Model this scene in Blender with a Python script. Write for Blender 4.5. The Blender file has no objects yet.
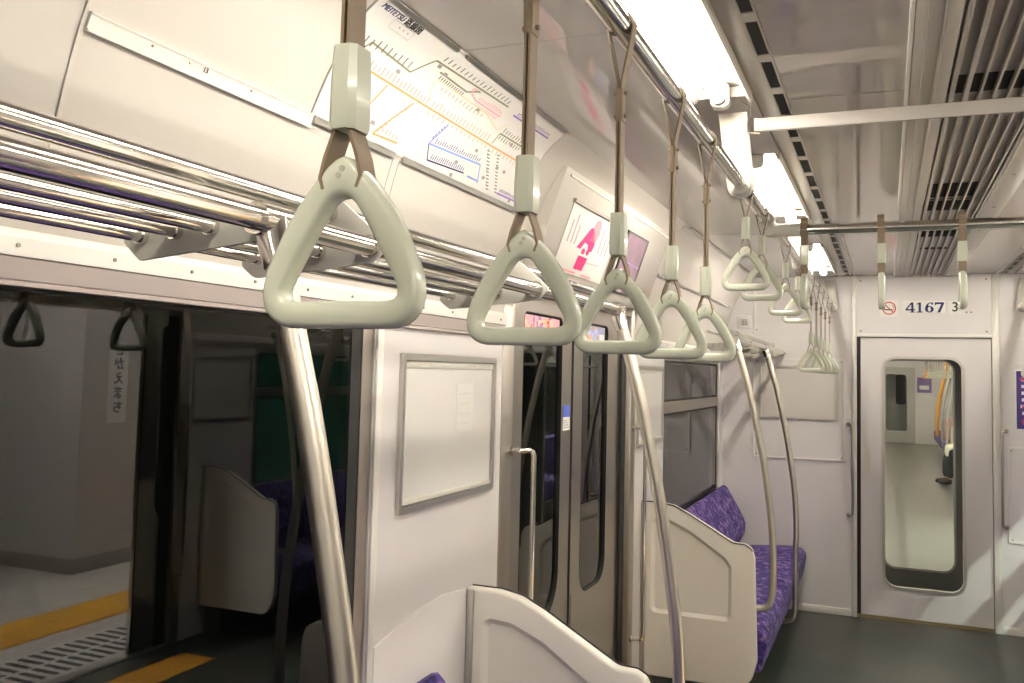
import bpy, bmesh, math, random
from mathutils import Vector, Matrix
random.seed(7)
C = bpy.context.scene.collection
PI = math.pi
MIR = False            # True while the right-hand side of the car is being built

# ------------------------------------------------------------------ materials
MATS = {}
def mat(name, base, rough=.5, metal=0., var=.06, scale=14., bump=0., spec=.5, coat=0., stretch=None, rvar=0.):
    if name in MATS: return MATS[name]
    m = bpy.data.materials.new(name); m.use_nodes = True
    nt = m.node_tree; N = nt.nodes; L = nt.links
    b = N['Principled BSDF']
    b.inputs['Roughness'].default_value = rough
    b.inputs['Metallic'].default_value = metal
    b.inputs['Specular IOR Level'].default_value = spec
    b.inputs['Coat Weight'].default_value = coat
    b.inputs['Coat Roughness'].default_value = .06
    tc = N.new('ShaderNodeTexCoord'); mp = N.new('ShaderNodeMapping')
    if stretch: mp.inputs['Scale'].default_value = stretch
    nz = N.new('ShaderNodeTexNoise'); nz.inputs['Scale'].default_value = scale; nz.inputs['Detail'].default_value = 4
    L.new(tc.outputs['Object'], mp.inputs['Vector']); L.new(mp.outputs['Vector'], nz.inputs['Vector'])
    mx = N.new('ShaderNodeMix'); mx.data_type = 'RGBA'
    mx.inputs[6].default_value = (*[max(0, c*(1-var)) for c in base], 1)
    mx.inputs[7].default_value = (*[min(1, c*(1+var)) for c in base], 1)
    L.new(nz.outputs['Fac'], mx.inputs[0]); L.new(mx.outputs[2], b.inputs['Base Color'])
    if rvar:
        mr = N.new('ShaderNodeMapRange'); mr.inputs[3].default_value = max(.02, rough-rvar); mr.inputs[4].default_value = rough+rvar
        L.new(nz.outputs['Fac'], mr.inputs[0]); L.new(mr.outputs[0], b.inputs['Roughness'])
    if bump:
        bp = N.new('ShaderNodeBump'); bp.inputs['Strength'].default_value = bump; bp.inputs['Distance'].default_value = .002
        L.new(nz.outputs['Fac'], bp.inputs['Height']); L.new(bp.outputs['Normal'], b.inputs['Normal'])
    MATS[name] = m
    return m

def emit(name, col, strength):
    m = bpy.data.materials.new(name); m.use_nodes = True
    nt = m.node_tree; nt.nodes.clear()
    e = nt.nodes.new('ShaderNodeEmission'); o = nt.nodes.new('ShaderNodeOutputMaterial')
    e.inputs[0].default_value = (*col, 1); e.inputs[1].default_value = strength
    nt.links.new(e.outputs[0], o.inputs[0]); MATS[name] = m
    return m

def glass_mat(name, tint, ior=1.75):
    m = bpy.data.materials.new(name); m.use_nodes = True
    nt = m.node_tree; N = nt.nodes; L = nt.links; N.clear()
    o = N.new('ShaderNodeOutputMaterial'); mix = N.new('ShaderNodeMixShader')
    t = N.new('ShaderNodeBsdfTransparent'); t.inputs[0].default_value = (*tint, 1)
    g = N.new('ShaderNodeBsdfGlossy'); g.inputs['Roughness'].default_value = 0.0; g.inputs[0].default_value = (1, 1, 1, 1)
    f = N.new('ShaderNodeFresnel'); f.inputs[0].default_value = ior
    ge = N.new('ShaderNodeNewGeometry')
    s = N.new('ShaderNodeMath'); s.operation = 'SUBTRACT'; s.inputs[0].default_value = 1
    mu = N.new('ShaderNodeMath'); mu.operation = 'MULTIPLY'
    L.new(ge.outputs['Backfacing'], s.inputs[1]); L.new(f.outputs[0], mu.inputs[0]); L.new(s.outputs[0], mu.inputs[1])
    L.new(mu.outputs[0], mix.inputs[0]); L.new(t.outputs[0], mix.inputs[1]); L.new(g.outputs[0], mix.inputs[2])
    L.new(mix.outputs[0], o.inputs[0]); MATS[name] = m
    return m

def fabric_mat():
    m = bpy.data.materials.new('purple_moquette'); m.use_nodes = True
    nt = m.node_tree; N = nt.nodes; L = nt.links; b = N['Principled BSDF']
    b.inputs['Roughness'].default_value = .95; b.inputs['Sheen Weight'].default_value = .05
    tc = N.new('ShaderNodeTexCoord')
    n1 = N.new('ShaderNodeTexNoise'); n1.inputs['Scale'].default_value = 26; n1.inputs['Detail'].default_value = 3; n1.inputs['Distortion'].default_value = 1.6
    v = N.new('ShaderNodeTexVoronoi'); v.inputs['Scale'].default_value = 24
    L.new(tc.outputs['Object'], n1.inputs['Vector']); L.new(tc.outputs['Object'], v.inputs['Vector'])
    a = N.new('ShaderNodeMath'); a.operation = 'MULTIPLY_ADD'; a.inputs[1].default_value = .45
    L.new(v.outputs['Distance'], a.inputs[0]); L.new(n1.outputs['Fac'], a.inputs[2])
    r = N.new('ShaderNodeValToRGB'); e = r.color_ramp.elements
    e[0].position = .40; e[0].color = (.006, .002, .035, 1)
    e[1].position = .92; e[1].color = (.27, .17, .36, 1)
    for p, c in ((.55, (.017, .009, .085, 1)), (.68, (.040, .022, .175, 1)), (.80, (.080, .045, .245, 1))):
        x = e.new(p); x.color = c
    L.new(a.outputs[0], r.inputs[0]); L.new(r.outputs[0], b.inputs['Base Color'])
    MATS['fabric'] = m
    return m

def floor_mat():
    m = bpy.data.materials.new('speckled_vinyl'); m.use_nodes = True
    nt = m.node_tree; N = nt.nodes; L = nt.links; b = N['Principled BSDF']
    b.inputs['Roughness'].default_value = .42; b.inputs['Specular IOR Level'].default_value = .35
    tc = N.new('ShaderNodeTexCoord')
    n1 = N.new('ShaderNodeTexNoise'); n1.inputs['Scale'].default_value = 1.6; n1.inputs['Detail'].default_value = 3
    n2 = N.new('ShaderNodeTexNoise'); n2.inputs['Scale'].default_value = 160; n2.inputs['Detail'].default_value = 2
    L.new(tc.outputs['Object'], n1.inputs['Vector']); L.new(tc.outputs['Object'], n2.inputs['Vector'])
    r = N.new('ShaderNodeValToRGB'); e = r.color_ramp.elements
    e[0].position = .38; e[0].color = (.040, .052, .044, 1); e[1].position = .65; e[1].color = (.070, .066, .058, 1)
    L.new(n1.outputs['Fac'], r.inputs[0])
    mx = N.new('ShaderNodeMix'); mx.data_type = 'RGBA'; mx.blend_type = 'OVERLAY'; mx.inputs[0].default_value = .55
    L.new(r.outputs[0], mx.inputs[6]); L.new(n2.outputs['Color'], mx.inputs[7])
    L.new(mx.outputs[2], b.inputs['Base Color']); MATS['floor'] = m
    return m

def tile_mat(name, c1, c2, mortar, w, h, rough=.35):
    m = bpy.data.materials.new(name); m.use_nodes = True
    nt = m.node_tree; N = nt.nodes; L = nt.links; b = N['Principled BSDF']
    b.inputs['Roughness'].default_value = rough
    tc = N.new('ShaderNodeTexCoord'); br = N.new('ShaderNodeTexBrick')
    br.offset = 0; br.inputs['Scale'].default_value = 1; br.inputs['Brick Width'].default_value = w; br.inputs['Row Height'].default_value = h
    br.inputs['Mortar Size'].default_value = .004
    br.inputs['Color1'].default_value = (*c1, 1); br.inputs['Color2'].default_value = (*c2, 1); br.inputs['Mortar'].default_value = (*mortar, 1)
    L.new(tc.outputs['Object'], br.inputs['Vector']); L.new(br.outputs['Color'], b.inputs['Base Color']); MATS[name] = m
    return m

WALL  = mat('pinkish_white_melamine', (.72, .695, .69), .28, 0, .015, 3, spec=.5)
COVE  = mat('cream_white_melamine', (.63, .60, .55), .22, 0, .012, 3, spec=.5)
CEIL  = mat('glossy_grey_ceiling', (.50, .475, .455), .025, 0, .015, 3, spec=.9)
WHITE = mat('white_enamel', (.80, .78, .73), .3, 0, .02, 6)
ALU   = mat('brushed_aluminium', (.62, .60, .57), .34, 1, .06, 5, stretch=(1, 1, 60), rvar=.05)
STEEL = mat('brushed_stainless', (.45, .42, .38), .28, 1, .02, 6, stretch=(60, 60, 1), rvar=.012)
JAMB  = mat('dull_stainless', (.46, .42, .38), .40, 1, .02, 6, stretch=(60, 60, 1), rvar=.012)
CHROME= mat('polished_tube', (.74, .71, .66), .13, 1, .04, 4, rvar=.04)
POLE  = mat('satin_pole', (.60, .57, .50), .36, 1, .04, 30, rvar=.04)
PALE  = mat('pale_cast_bracket', (.66, .65, .58), .4, 0, .03, 20)
RING  = mat('pale_green_plastic', (.58, .62, .50), .24, 0, .02, 10, coat=.25)
BELT  = mat('taupe_webbing', (.235, .175, .115), .55, 0, .12, 120, bump=.25)
BLACK = mat('black_rubber', (.012, .012, .012), .6, 0, .1, 20)
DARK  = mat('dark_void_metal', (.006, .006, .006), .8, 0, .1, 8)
GRILLE= mat('grey_grille_paint', (.40, .38, .34), .35, 0, .03, 9)
PLAST = mat('ivory_moulded_panel', (.72, .69, .62), .34, 0, .02, 16, bump=.05)
SCREW = mat('screw_steel', (.25, .22, .18), .4, 1, .1, 40)
PAPER = mat('white_paper', (.78, .77, .73), .5, 0, .02, 8)
ACRYL = mat('milky_acrylic', (.70, .69, .66), .10, 0, .03, 2.2, spec=.6)
PINK  = mat('magenta_ink', (.72, .03, .22), .5, 0, .05, 9)
PINK2 = mat('rose_ink', (.80, .38, .44), .5, 0, .05, 9)
INK   = mat('black_ink', (.03, .03, .035), .5, 0, .1, 9)
NAVY  = mat('navy_ink', (.012, .017, .12), .5, 0, .05, 9)
RED   = mat('red_ink', (.62, .04, .05), .5, 0, .05, 9)
ORANGE= mat('orange_line_ink', (.80, .36, .13), .5, 0, .05, 9)
GREEN = mat('olive_line_ink', (.24, .26, .15), .5, 0, .05, 9)
BLUE  = mat('blue_line_ink', (.22, .36, .78), .5, 0, .05, 9)
PURP  = mat('purple_line_ink', (.30, .18, .55), .5, 0, .05, 9)
GREY  = mat('grey_ink', (.32, .31, .29), .5, 0, .05, 9)
LCD   = mat('dim_purple_screen', (.30, .20, .27), .16, 0, .35, 9)
FABRIC= fabric_mat()
FLOOR = floor_mat()
YELLOW= mat('yellow_vinyl_strip', (.62, .30, .03), .5, 0, .08, 60, bump=.1)
WINGL = glass_mat('window_glass', (.60, .66, .63), 1.43)
DOORGL= glass_mat('door_glass', (.45, .50, .47), 1.6)
CLEAR = glass_mat('clear_glass', (.97, .98, .97), 1.35)
TUBE  = emit('fluorescent_glow', (1.0, .91, .79), 36.)
TUBE2 = emit('next_car_tube_glow', (1.0, .90, .74), 9.)
TUBE3 = emit('platform_tube_glow', (1.0, .93, .86), 560.)

# ------------------------------------------------------------------ mesh builder
def roundpoly(pts, rad, n=6):
    out = []; m = len(pts)
    for i in range(m):
        p = Vector(pts[i]); a = Vector(pts[i-1]); b = Vector(pts[(i+1) % m])
        r = rad[i] if isinstance(rad, (list, tuple)) else rad
        u = (a-p); v = (b-p); lu, lv = u.length, v.length; u /= lu; v /= lv
        if r <= 0: out.append((p.x, p.y)); continue
        ang = math.acos(max(-1, min(1, u.dot(v)))); 
        if ang > PI-.02: out.append((p.x, p.y)); continue
        d = min(r/math.tan(ang/2), lu*.49, lv*.49); r2 = d*math.tan(ang/2)
        c = p+(u+v).normalized()*(r2/math.sin(ang/2))
        s = p+u*d-c; e = p+v*d-c
        a0 = math.atan2(s.y, s.x); a1 = math.atan2(e.y, e.x); da = (a1-a0+PI) % (2*PI)-PI
        for k in range(n+1):
            t = a0+da*k/n; out.append((c.x+r2*math.cos(t), c.y+r2*math.sin(t)))
    return out

def area(p): return sum(p[i-1][0]*p[i][1]-p[i][0]*p[i-1][1] for i in range(len(p)))/2
def inset(p, d):
    if area(p) < 0: return inset(p[::-1], d)[::-1]
    out = []; m = len(p)
    for i in range(m):
        q = Vector(p[i]); a = Vector(p[i-1]); b = Vector(p[(i+1) % m])
        e1 = (q-a); e2 = (b-q)
        if e1.length < 1e-9: e1 = e2
        if e2.length < 1e-9: e2 = e1
        n1 = Vector((-e1.y, e1.x)).normalized(); n2 = Vector((-e2.y, e2.x)).normalized()
        k = n1+n2
        k = k/max(.35, k.dot(n1)) if k.length > 1e-6 else n1
        out.append((q.x+k.x*d, q.y+k.y*d))
    return out
def rect(a0, a1, b0, b1): return [(a0, b0), (a1, b0), (a1, b1), (a0, b1)]

class MB:
    def __init__(s): s.bm = bmesh.new(); s.mi = 0
    def face(s, vs):
        try:
            f = s.bm.faces.new(vs); f.material_index = s.mi; return f
        except ValueError: return None
    def box(s, x0, x1, y0, y1, z0, z1, bev=0., seg=2):
        n0 = len(s.bm.faces)
        v = [s.bm.verts.new((x, y, z)) for x in (x0, x1) for y in (y0, y1) for z in (z0, z1)]
        fs = [s.face([v[i] for i in q]) for q in ((0, 1, 3, 2), (4, 6, 7, 5), (0, 4, 5, 1), (2, 3, 7, 6), (0, 2, 6, 4), (1, 5, 7, 3))]
        if bev:
            es = list({e for f in fs for e in f.edges})
            r = bmesh.ops.bevel(s.bm, geom=es, offset=bev, segments=seg, profile=.5, affect='EDGES')
            for f in r['faces']: f.material_index = s.mi
        return s
    def P(s, plane, a, b, c):
        return {'xz': (a, c, b), 'yz': (c, a, b), 'xy': (a, b, c)}[plane]
    def loop(s, plane, poly, c): return [s.bm.verts.new(s.P(plane, a, b, c)) for a, b in poly]
    def bridge(s, l0, l1, closed=True):
        n = len(l0)
        for i in range(n if closed else n-1): s.face([l0[i], l0[(i+1) % n], l1[(i+1) % n], l1[i]])
    def prism(s, poly, plane, c0, c1, r=0.):
        """solid slab of an outline, optional rounded rim r"""
        if r:
            ip = inset(poly, r); ip2 = inset(poly, r*.3)
            sg = 1 if c1 > c0 else -1
            Ls = [s.loop(plane, ip, c0), s.loop(plane, ip2, c0+sg*r*.3), s.loop(plane, poly, c0+sg*r), s.loop(plane, poly, c1-sg*r), s.loop(plane, ip2, c1-sg*r*.3), s.loop(plane, ip, c1)]
        else: Ls = [s.loop(plane, poly, c0), s.loop(plane, poly, c1)]
        for a, b in zip(Ls, Ls[1:]): s.bridge(a, b)
        s.fill([Ls[0]]); s.fill([Ls[-1]])
        return s
    def fill(s, loops):
        es = []
        for l in loops:
            for i in range(len(l)):
                e = s.bm.edges.get((l[i-1], l[i])) or s.bm.edges.new((l[i-1], l[i])); es.append(e)
        if len(loops) == 1: return s.face(loops[0])
        r = bmesh.ops.triangle_fill(s.bm, use_beauty=True, use_dissolve=False, edges=es)
        for g in r['geom']:
            if isinstance(g, bmesh.types.BMFace): g.material_index = s.mi
    def holed(s, outer, holes, plane, c0, c1):
        o0, o1 = s.loop(plane, outer, c0), s.loop(plane, outer, c1); s.bridge(o0, o1)
        h0 = [s.loop(plane, h, c0) for h in holes]; h1 = [s.loop(plane, h, c1) for h in holes]
        for a, b in zip(h0, h1): s.bridge(a, b)
        s.fill([o0]+h0); s.fill([o1]+h1)
        return s
    def tube(s, pts, r, n=12, closed=False, cap=True):
        pts = [Vector(p) for p in pts]; m = len(pts)
        rs = r if isinstance(r, (list, tuple)) else [r]*m
        T = []
        for i in range(m):
            a = pts[i-1] if (i or closed) else pts[0]; b = pts[(i+1) % m] if (i < m-1 or closed) else pts[-1]
            T.append((b-a).normalized())
        u = T[0].orthogonal().normalized(); rings = []
        for i in range(m):
            u = (u-T[i]*u.dot(T[i])).normalized(); w = T[i].cross(u)
            rings.append([s.bm.verts.new(pts[i]+(u*math.cos(2*PI*k/n)+w*math.sin(2*PI*k/n))*rs[i]) for k in range(n)])
        for a, b in zip(rings, rings[1:]): s.bridge(a, b)
        if closed: s.bridge(rings[-1], rings[0])
        elif cap: s.face(rings[0]); s.face(rings[-1])
        return s
    def strip(s, pts, hw, th, axis=Vector((0, 1, 0)), closed=False):
        """flat band of width 2*hw along axis following pts, thickness th"""
        pts = [Vector(p) for p in pts]; m = len(pts); R = []
        for i in range(m):
            a = pts[i-1] if (i or closed) else pts[0]; b = pts[(i+1) % m] if (i < m-1 or closed) else pts[-1]
            nn = (b-a).normalized().cross(axis).normalized()
            R.append([s.bm.verts.new(pts[i]+axis*(hw*p)+nn*(th/2*q)) for p, q in ((-1, -1), (1, -1), (1, 1), (-1, 1))])
        for a, b in zip(R, R[1:]): s.bridge(a, b)
        if closed: s.bridge(R[-1], R[0])
        else: s.face(R[0]); s.face(R[-1])
        return s
    def cyl(s, c, r, h, axis='z', n=16, r2=None):
        c = Vector(c); d = {'x': Vector((1, 0, 0)), 'y': Vector((0, 1, 0)), 'z': Vector((0, 0, 1))}[axis]
        return s.tube([c-d*h/2, c+d*h/2], [r, r if r2 is None else r2], n)
    def grid(s, rows, closed=False):
        V = [[s.bm.verts.new(p) for p in row] for row in rows]
        for a, b in zip(V, V[1:]): s.bridge(a, b, closed)
        return V

def setp(o, label=None, cat=None, group=None, kind=None):
    if label: o['label'] = label
    if cat: o['category'] = cat
    if group: o['group'] = group
    if kind: o['kind'] = kind
    return o

SPLIT = {'lamp_holder', 'collar', 'clip_strip', 'air_opening', 'end_cap', 'screw', 'mount_disc', 'side_flange', 'cross_bar', 'pin_mark', 'eye', 'rivet', 'wire_hook'}
def obj(name, mb, mats, parent=None, ang=38., fixed=False):
    if name in SPLIT and parent is not None:
        left = set(mb.bm.verts); parts = []
        while left:
            st = [left.pop()]; isl = [st[0]]
            while st:
                for e in st.pop().link_edges:
                    for v in e.verts:
                        if v in left: left.discard(v); st.append(v); isl.append(v)
            parts.append(isl)
        if len(parts) > 1:
            for isl in parts:
                m2 = MB(); mp_ = {v: m2.bm.verts.new(v.co) for v in isl}
                for f in {f for v in isl for f in v.link_faces}:
                    g = m2.bm.faces.new([mp_[v] for v in f.verts]); g.material_index = f.material_index
                last = _obj(name, m2, mats, parent, ang, fixed)
            return last
    return _obj(name, mb, mats, parent, ang, fixed)
def _obj(name, mb, mats, parent=None, ang=38., fixed=False):
    bm = mb.bm
    bmesh.ops.remove_doubles(bm, verts=bm.verts, dist=1e-6)
    bmesh.ops.recalc_face_normals(bm, faces=bm.faces)
    if MIR and not fixed:
        for v in bm.verts: v.co.x = -v.co.x
        bmesh.ops.reverse_faces(bm, faces=bm.faces)
    if parent is not None:
        off = Vector(parent.location) if parent.parent is None else Vector(parent.location)+Vector(parent.parent.location)
    else:
        xs = [v.co for v in bm.verts]
        off = Vector(((min(c.x for c in xs)+max(c.x for c in xs))/2, (min(c.y for c in xs)+max(c.y for c in xs))/2, min(c.z for c in xs)))
    for v in bm.verts: v.co -= off
    th = math.radians(ang)
    for f in bm.faces: f.smooth = True
    for e in bm.edges:
        e.smooth = len(e.link_faces) == 2 and e.calc_face_angle(0) < th
    me = bpy.data.meshes.new(name); bm.to_mesh(me); bm.free()
    for m in (mats if isinstance(mats, (list, tuple)) else [mats]): me.materials.append(m)
    o = bpy.data.objects.new(name, me); C.objects.link(o)
    if parent is not None: o.parent = parent
    else: o.location = off
    return o

def thing(name, label, cat, loc, group=None, kind=None):
    o = bpy.data.objects.new(name, None); o.empty_display_size = .05; C.objects.link(o)
    o.location = (-loc[0] if MIR else loc[0], loc[1], loc[2])
    return setp(o, label, cat, group, kind)

def text(name, s, size, loc, rot, m, parent, align='CENTER', shear=0, bold=0., ext=.0004, space=1., sx=1.):
    cu = bpy.data.curves.new(name, 'FONT'); cu.body = s; cu.size = size; cu.extrude = ext; cu.offset = bold
    cu.align_x = align; cu.align_y = 'CENTER'; cu.shear = shear; cu.space_character = space; cu.resolution_u = 4
    cu.materials.append(m)
    q = bpy.data.objects.new(name, cu); C.objects.link(q)
    bpy.context.view_layer.update()
    me = bpy.data.meshes.new_from_object(q.evaluated_get(bpy.context.evaluated_depsgraph_get()))
    bpy.data.objects.remove(q); bpy.data.curves.remove(cu)
    o = bpy.data.objects.new(name, me); C.objects.link(o)
    o.parent = parent; o.location = Vector(loc)-Vector(parent.location)
    o.rotation_euler = rot; o.scale = (sx, 1, 1)
    return o

def copy_tree(o, parent=None):
    c = o.copy(); C.objects.link(c); c.parent = parent
    for ch in list(o.children): copy_tree(ch, c)
    return c

# ------------------------------------------------------------------ dimensions
XW, YE, YB = -1.325, 6.64, -1.7          # inner left wall, end wall, closing wall behind
ZC = 2.305                                 # ceiling
DY0, DY1 = 2.66, 4.08                      # side door opening
def catmull(P, n=8):
    P = [Vector(p) for p in P]; P = [2*P[0]-P[1]]+P+[2*P[-1]-P[-2]]; out = []
    for i in range(1, len(P)-2):
        a, b, c, d = P[i-1:i+3]
        for k in range(n):
            t = k/n; out.append(.5*(2*b+(c-a)*t+(2*a-5*b+4*c-d)*t*t+(3*b-a-3*c+d)*t**3))
    out.append(P[-2]); return out
COVEP = catmull([(-1.325, 1.77), (-1.312, 1.86), (-1.29, 1.96), (-1.255, 2.08), (-1.195, 2.2), (-1.15, 2.26), (-1.095, 2.305)])
CL = [0.]
for a, b in zip(COVEP, COVEP[1:]): CL.append(CL[-1]+(b-a).length)
def cove(s, off=0.):
    """point on the curved upper wall at arc length s, lifted off into the car"""
    s = max(0, min(CL[-1]-1e-6, s))
    for i in range(len(CL)-1):
        if s <= CL[i+1]:
            t = (s-CL[i])/(CL[i+1]-CL[i]); p = COVEP[i].lerp(COVEP[i+1], t); d = (COVEP[i+1]-COVEP[i]).normalized()
            n = Vector((d.y, -d.x)); return p.x+n.x*off, p.y+n.y*off
def cove_strip(mb, y0, y1, s0, s1, off0, off1, n=10):
    """solid curved slab on the cove"""
    A = [cove(s0+(s1-s0)*i/n, off0) for i in range(n+1)]; B = [cove(s0+(s1-s0)*i/n, off1) for i in range(n+1)]
    poly = A+B[::-1]
    mb.prism(poly, 'xz', y0, y1)
    return mb

# ------------------------------------------------------------------ shell
def structure(name, mb, mats, parent=None, ang=38.):
    o = obj(name, mb, mats, parent, ang); o['kind'] = 'structure'; return o

b = MB(); b.box(-1.40, 1.40, YB, YE+.12, -.06, 0); structure('floor', b, FLOOR)

def build_wall(side):
    b = MB()
    t = XW-.05
    b.mi = 0
    b.box(t, XW, YB, DY0-.09, 0, .79); b.box(t, XW, 4.175, YE, 0, .79)                    # dado
    b.box(t, XW, YB, -.52, .79, 1.70)
    b.box(t, XW, 1.815, DY0-.09, .79, 1.70); b.box(t, XW, 4.175, 4.765, .79, 1.70)      # pockets either side of the door
    b.box(t, XW, 6.455, YE, .79, 1.70)
    b.box(t, XW, YB, DY0-.09, 1.70, 1.77); b.box(t, XW, 4.175, YE, 1.70, 1.77)            # above the windows
    b.mi = 1
    outer = [cove(CL[-1]*i/24, 0) for i in range(25)]
    outer += [(-1.095, 2.36), (-1.40, 2.36), (-1.40, 1.77)]
    b.prism(outer, 'xz', YB, DY0-.02); b.prism(outer, 'xz', 4.15, YE)
    up = [cove(.22+(CL[-1]-.22)*i/16, 0) for i in range(17)]+[(-1.095, 2.36), (-1.40, 2.36), (-1.40, cove(.22)[1])]
    b.prism(up, 'xz', DY0-.02, 4.15)
    b.mi = 2                                                                             # stainless door posts
    b.box(t-.03, XW+.004, DY0-.09, DY0, 0, 1.905, .006); b.box(t-.03, XW+.004, DY1+.01, 4.175, 0, 1.905, .006)
    b.box(t-.03, XW+.002, DY0, DY1+.01, 1.86, 1.905)
    structure('wall_left' if side < 0 else 'wall_right', b, [WALL, COVE, JAMB])
    # strip above the windows: glossy cream face over a brushed pinkish extrusion
    for y0, y1 in ((YB, DY0-.095), (4.18, YE-.005)):
        b = MB(); b.mi = 0
        b.prism([(XW, 1.735), (XW+.016, 1.737), (XW+.018, 1.762), (XW+.006, 1.775), (XW, 1.775)], 'xz', y0, y1)
        b.mi = 1
        b.prism([(XW, 1.697), (XW+.012, 1.697), (XW+.012, 1.7025), (XW+.009, 1.704), (XW+.012, 1.706), (XW+.0145, 1.735), (XW, 1.735)], 'xz', y0, y1)
        b.mi = 2
        y = y0+.25
        while y < y1:
            b.cyl((XW+.0185, y, 1.751), .003, .002, 'x', 10); y += .165
        structure('trim_1', b, [WHITE, mat('pinkish_extrusion', (.50, .44, .42), .3, 0, .02, 6), SCREW])
    # white plastic corner mould beside the pocket panels, fine seams
    b = MB()
    b.box(XW, XW+.008, 1.818, 1.846, .79, 1.697, .003)
    b.box(XW, XW+.004, 6.47, 6.50, .79, 1.697, .001)
    structure('trim_2', b, WHITE)
    b = MB()
    for y in (-.85, .90):
        cove_strip(b, y-.004, y+.004, .02, CL[-1], -.001, .0025)
    structure('trim_3', b, ALU)
    b = MB()
    for y in (1.757, 1.785, 4.60, 4.63):
        cove_strip(b, y-.0012, y+.0012, .02, .31, -.001, .0006)
    cove_strip(b, 4.20, 4.202, .2, CL[-1], -.001, .0006)
    structure('trim_3', b, GREY)

def build_windows(side):
    for k, (y0, y1, split) in enumerate(((-.52, 1.815, False), (4.765, 6.455, True))):
        t = thing('window_%d' % (1+k+(0 if side < 0 else 2)), None, None, (XW-.02, (y0+y1)/2, .79), kind='structure')
        b = MB()
        hs = [rect(y0+.035, y1-.045, .825, 1.697)] if not split else \
             [rect(y0+.03, y1-.03, .825, 1.385), rect(y0+.03, y1-.03, 1.447, 1.672)]
        b.holed(rect(y0, y1, .79, 1.70), hs, 'yz', XW-.045, XW-.004)
        f = obj('window_frame', b, JAMB if not split else STEEL, t); f['kind'] = 'structure'
        b = MB()
        for h in hs:
            a0, a1 = min(p[0] for p in h), max(p[0] for p in h); c0, c1 = min(p[1] for p in h), max(p[1] for p in h)
            b.holed(rect(a0-.002, a1+.002, c0-.002, c1+.002), [rect(a0+.018, a1-(.018 if split else .042), c0+.012, c1-(.012 if split else .004))], 'yz', XW-.03, XW-.006)
        f = obj('window_gasket', b, BLACK, t); f['kind'] = 'structure'
        if split:
            b = MB(); b.box(XW-.03, XW-.016, y1-.20, y1-.17, .83, 1.38); b.box(XW-.03, XW-.016, y1-.20, y1-.17, 1.45, 1.67)
            f = obj('window_mullion', b, STEEL, t); f['kind'] = 'structure'
        for h in hs:
            a0, a1 = min(p[0] for p in h), max(p[0] for p in h); c0, c1 = min(p[1] for p in h), max(p[1] for p in h)
            b = MB(); b.box(XW-.014, XW-.008, a0+.004, a1-.004, c0+.004, c1-.004)
            f = obj('window_glass', b, WINGL, t); f['kind'] = 'structure'

def leaf(t, y0, y1, g0, g1, meet_hi):
    """one sliding door leaf with its tall rounded pane"""
    x0, x1 = XW-.062, XW-.034
    lo = [.11, .05] if meet_hi else [.05, .11]
    if meet_hi: hole = roundpoly([(g0, .715), (g1, .715), (g1, 1.80), (g0, 1.80)], [.03, .15, .03, .03], 7)
    else: hole = roundpoly([(g0, .715), (g1, .715), (g1, 1.80), (g0, 1.80)], [.10, .10, .03, .03], 7)
    b = MB(); b.holed(rect(y0, y1, .012, 1.86), [hole], 'yz', x0, x1)
    lf = obj('door_leaf', b, STEEL, t); lf['kind'] = 'structure'
    b = MB(); b.holed(inset(hole, -.001), [inset(hole, .0022)], 'yz', x0+.002, x1+.0006)
    o = obj('glass_seal', b, BLACK, t); o['kind'] = 'structure'
    b = MB(); b.prism(inset(hole, .002), 'yz', x0+.011, x0+.017)
    o = obj('door_glass', b, DOORGL, t); o['kind'] = 'structure'
    b = MB()
    ye = y1 if meet_hi else y0
    sg = -1 if meet_hi else 1
    b.box(x1-.004, x1+.002, min(ye, ye+sg*.006), max(ye, ye+sg*.006), .012, 1.86)
    o = obj('meeting_rubber', b, BLACK, t); o['kind'] = 'structure'
    b = MB(); b.prism(roundpoly(rect(ye+sg*.028-.009, ye+sg*.028+.009, .60, .74), .008, 4), 'yz', x1-.002, x1+.003, .001)
    o = obj('finger_pull', b, JAMB, t); o['kind'] = 'structure'

def build_doors(side):
    t = thing('door_1' if side < 0 else 'door_2', None, None, (XW-.05, 3.36, 0), kind='structure')
    if side < 0:
        leaf(t, 2.70, 3.344, 2.83, 3.224, True); leaf(t, 3.352, 4.03, 3.478, 3.828, False)
    else:                                                   # the far side door stands open, leaves slid into the wall
        leaf(t, 2.70-.62, 3.344-.62, 2.83-.62, 3.224-.62, True); leaf(t, 3.352+.50, 4.03+.50, 3.478+.50, 3.828+.50, False)
    b = MB(); b.box(XW-.066, XW-.022, DY1-.058, DY1+.012, .0, 1.86); b.box(XW-.066, XW-.05, DY0-.002, DY0+.02, .0, 1.86)
    o = obj('door_gasket', b, BLACK, t); o['kind'] = 'structure'
    b = MB(); b.box(XW-.07, XW+.0, DY0, DY1, -.01, .010)
    o = obj('door_sill', b, ALU, t); o['kind'] = 'structure'

for side in (-1, 1):
    MIR = side > 0
    build_wall(side); build_windows(side); build_doors(side)
    b = MB(); b.box(-1.15, -.925, DY0+.02, DY1-.05, 0, .003)
    setp(obj('floor_strip', b, YELLOW), 'yellow warning strip on the car floor inside the ' + ('closed door' if side < 0 else 'open door, mirrored in the big dark window'), 'floor strip')
MIR = False

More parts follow.
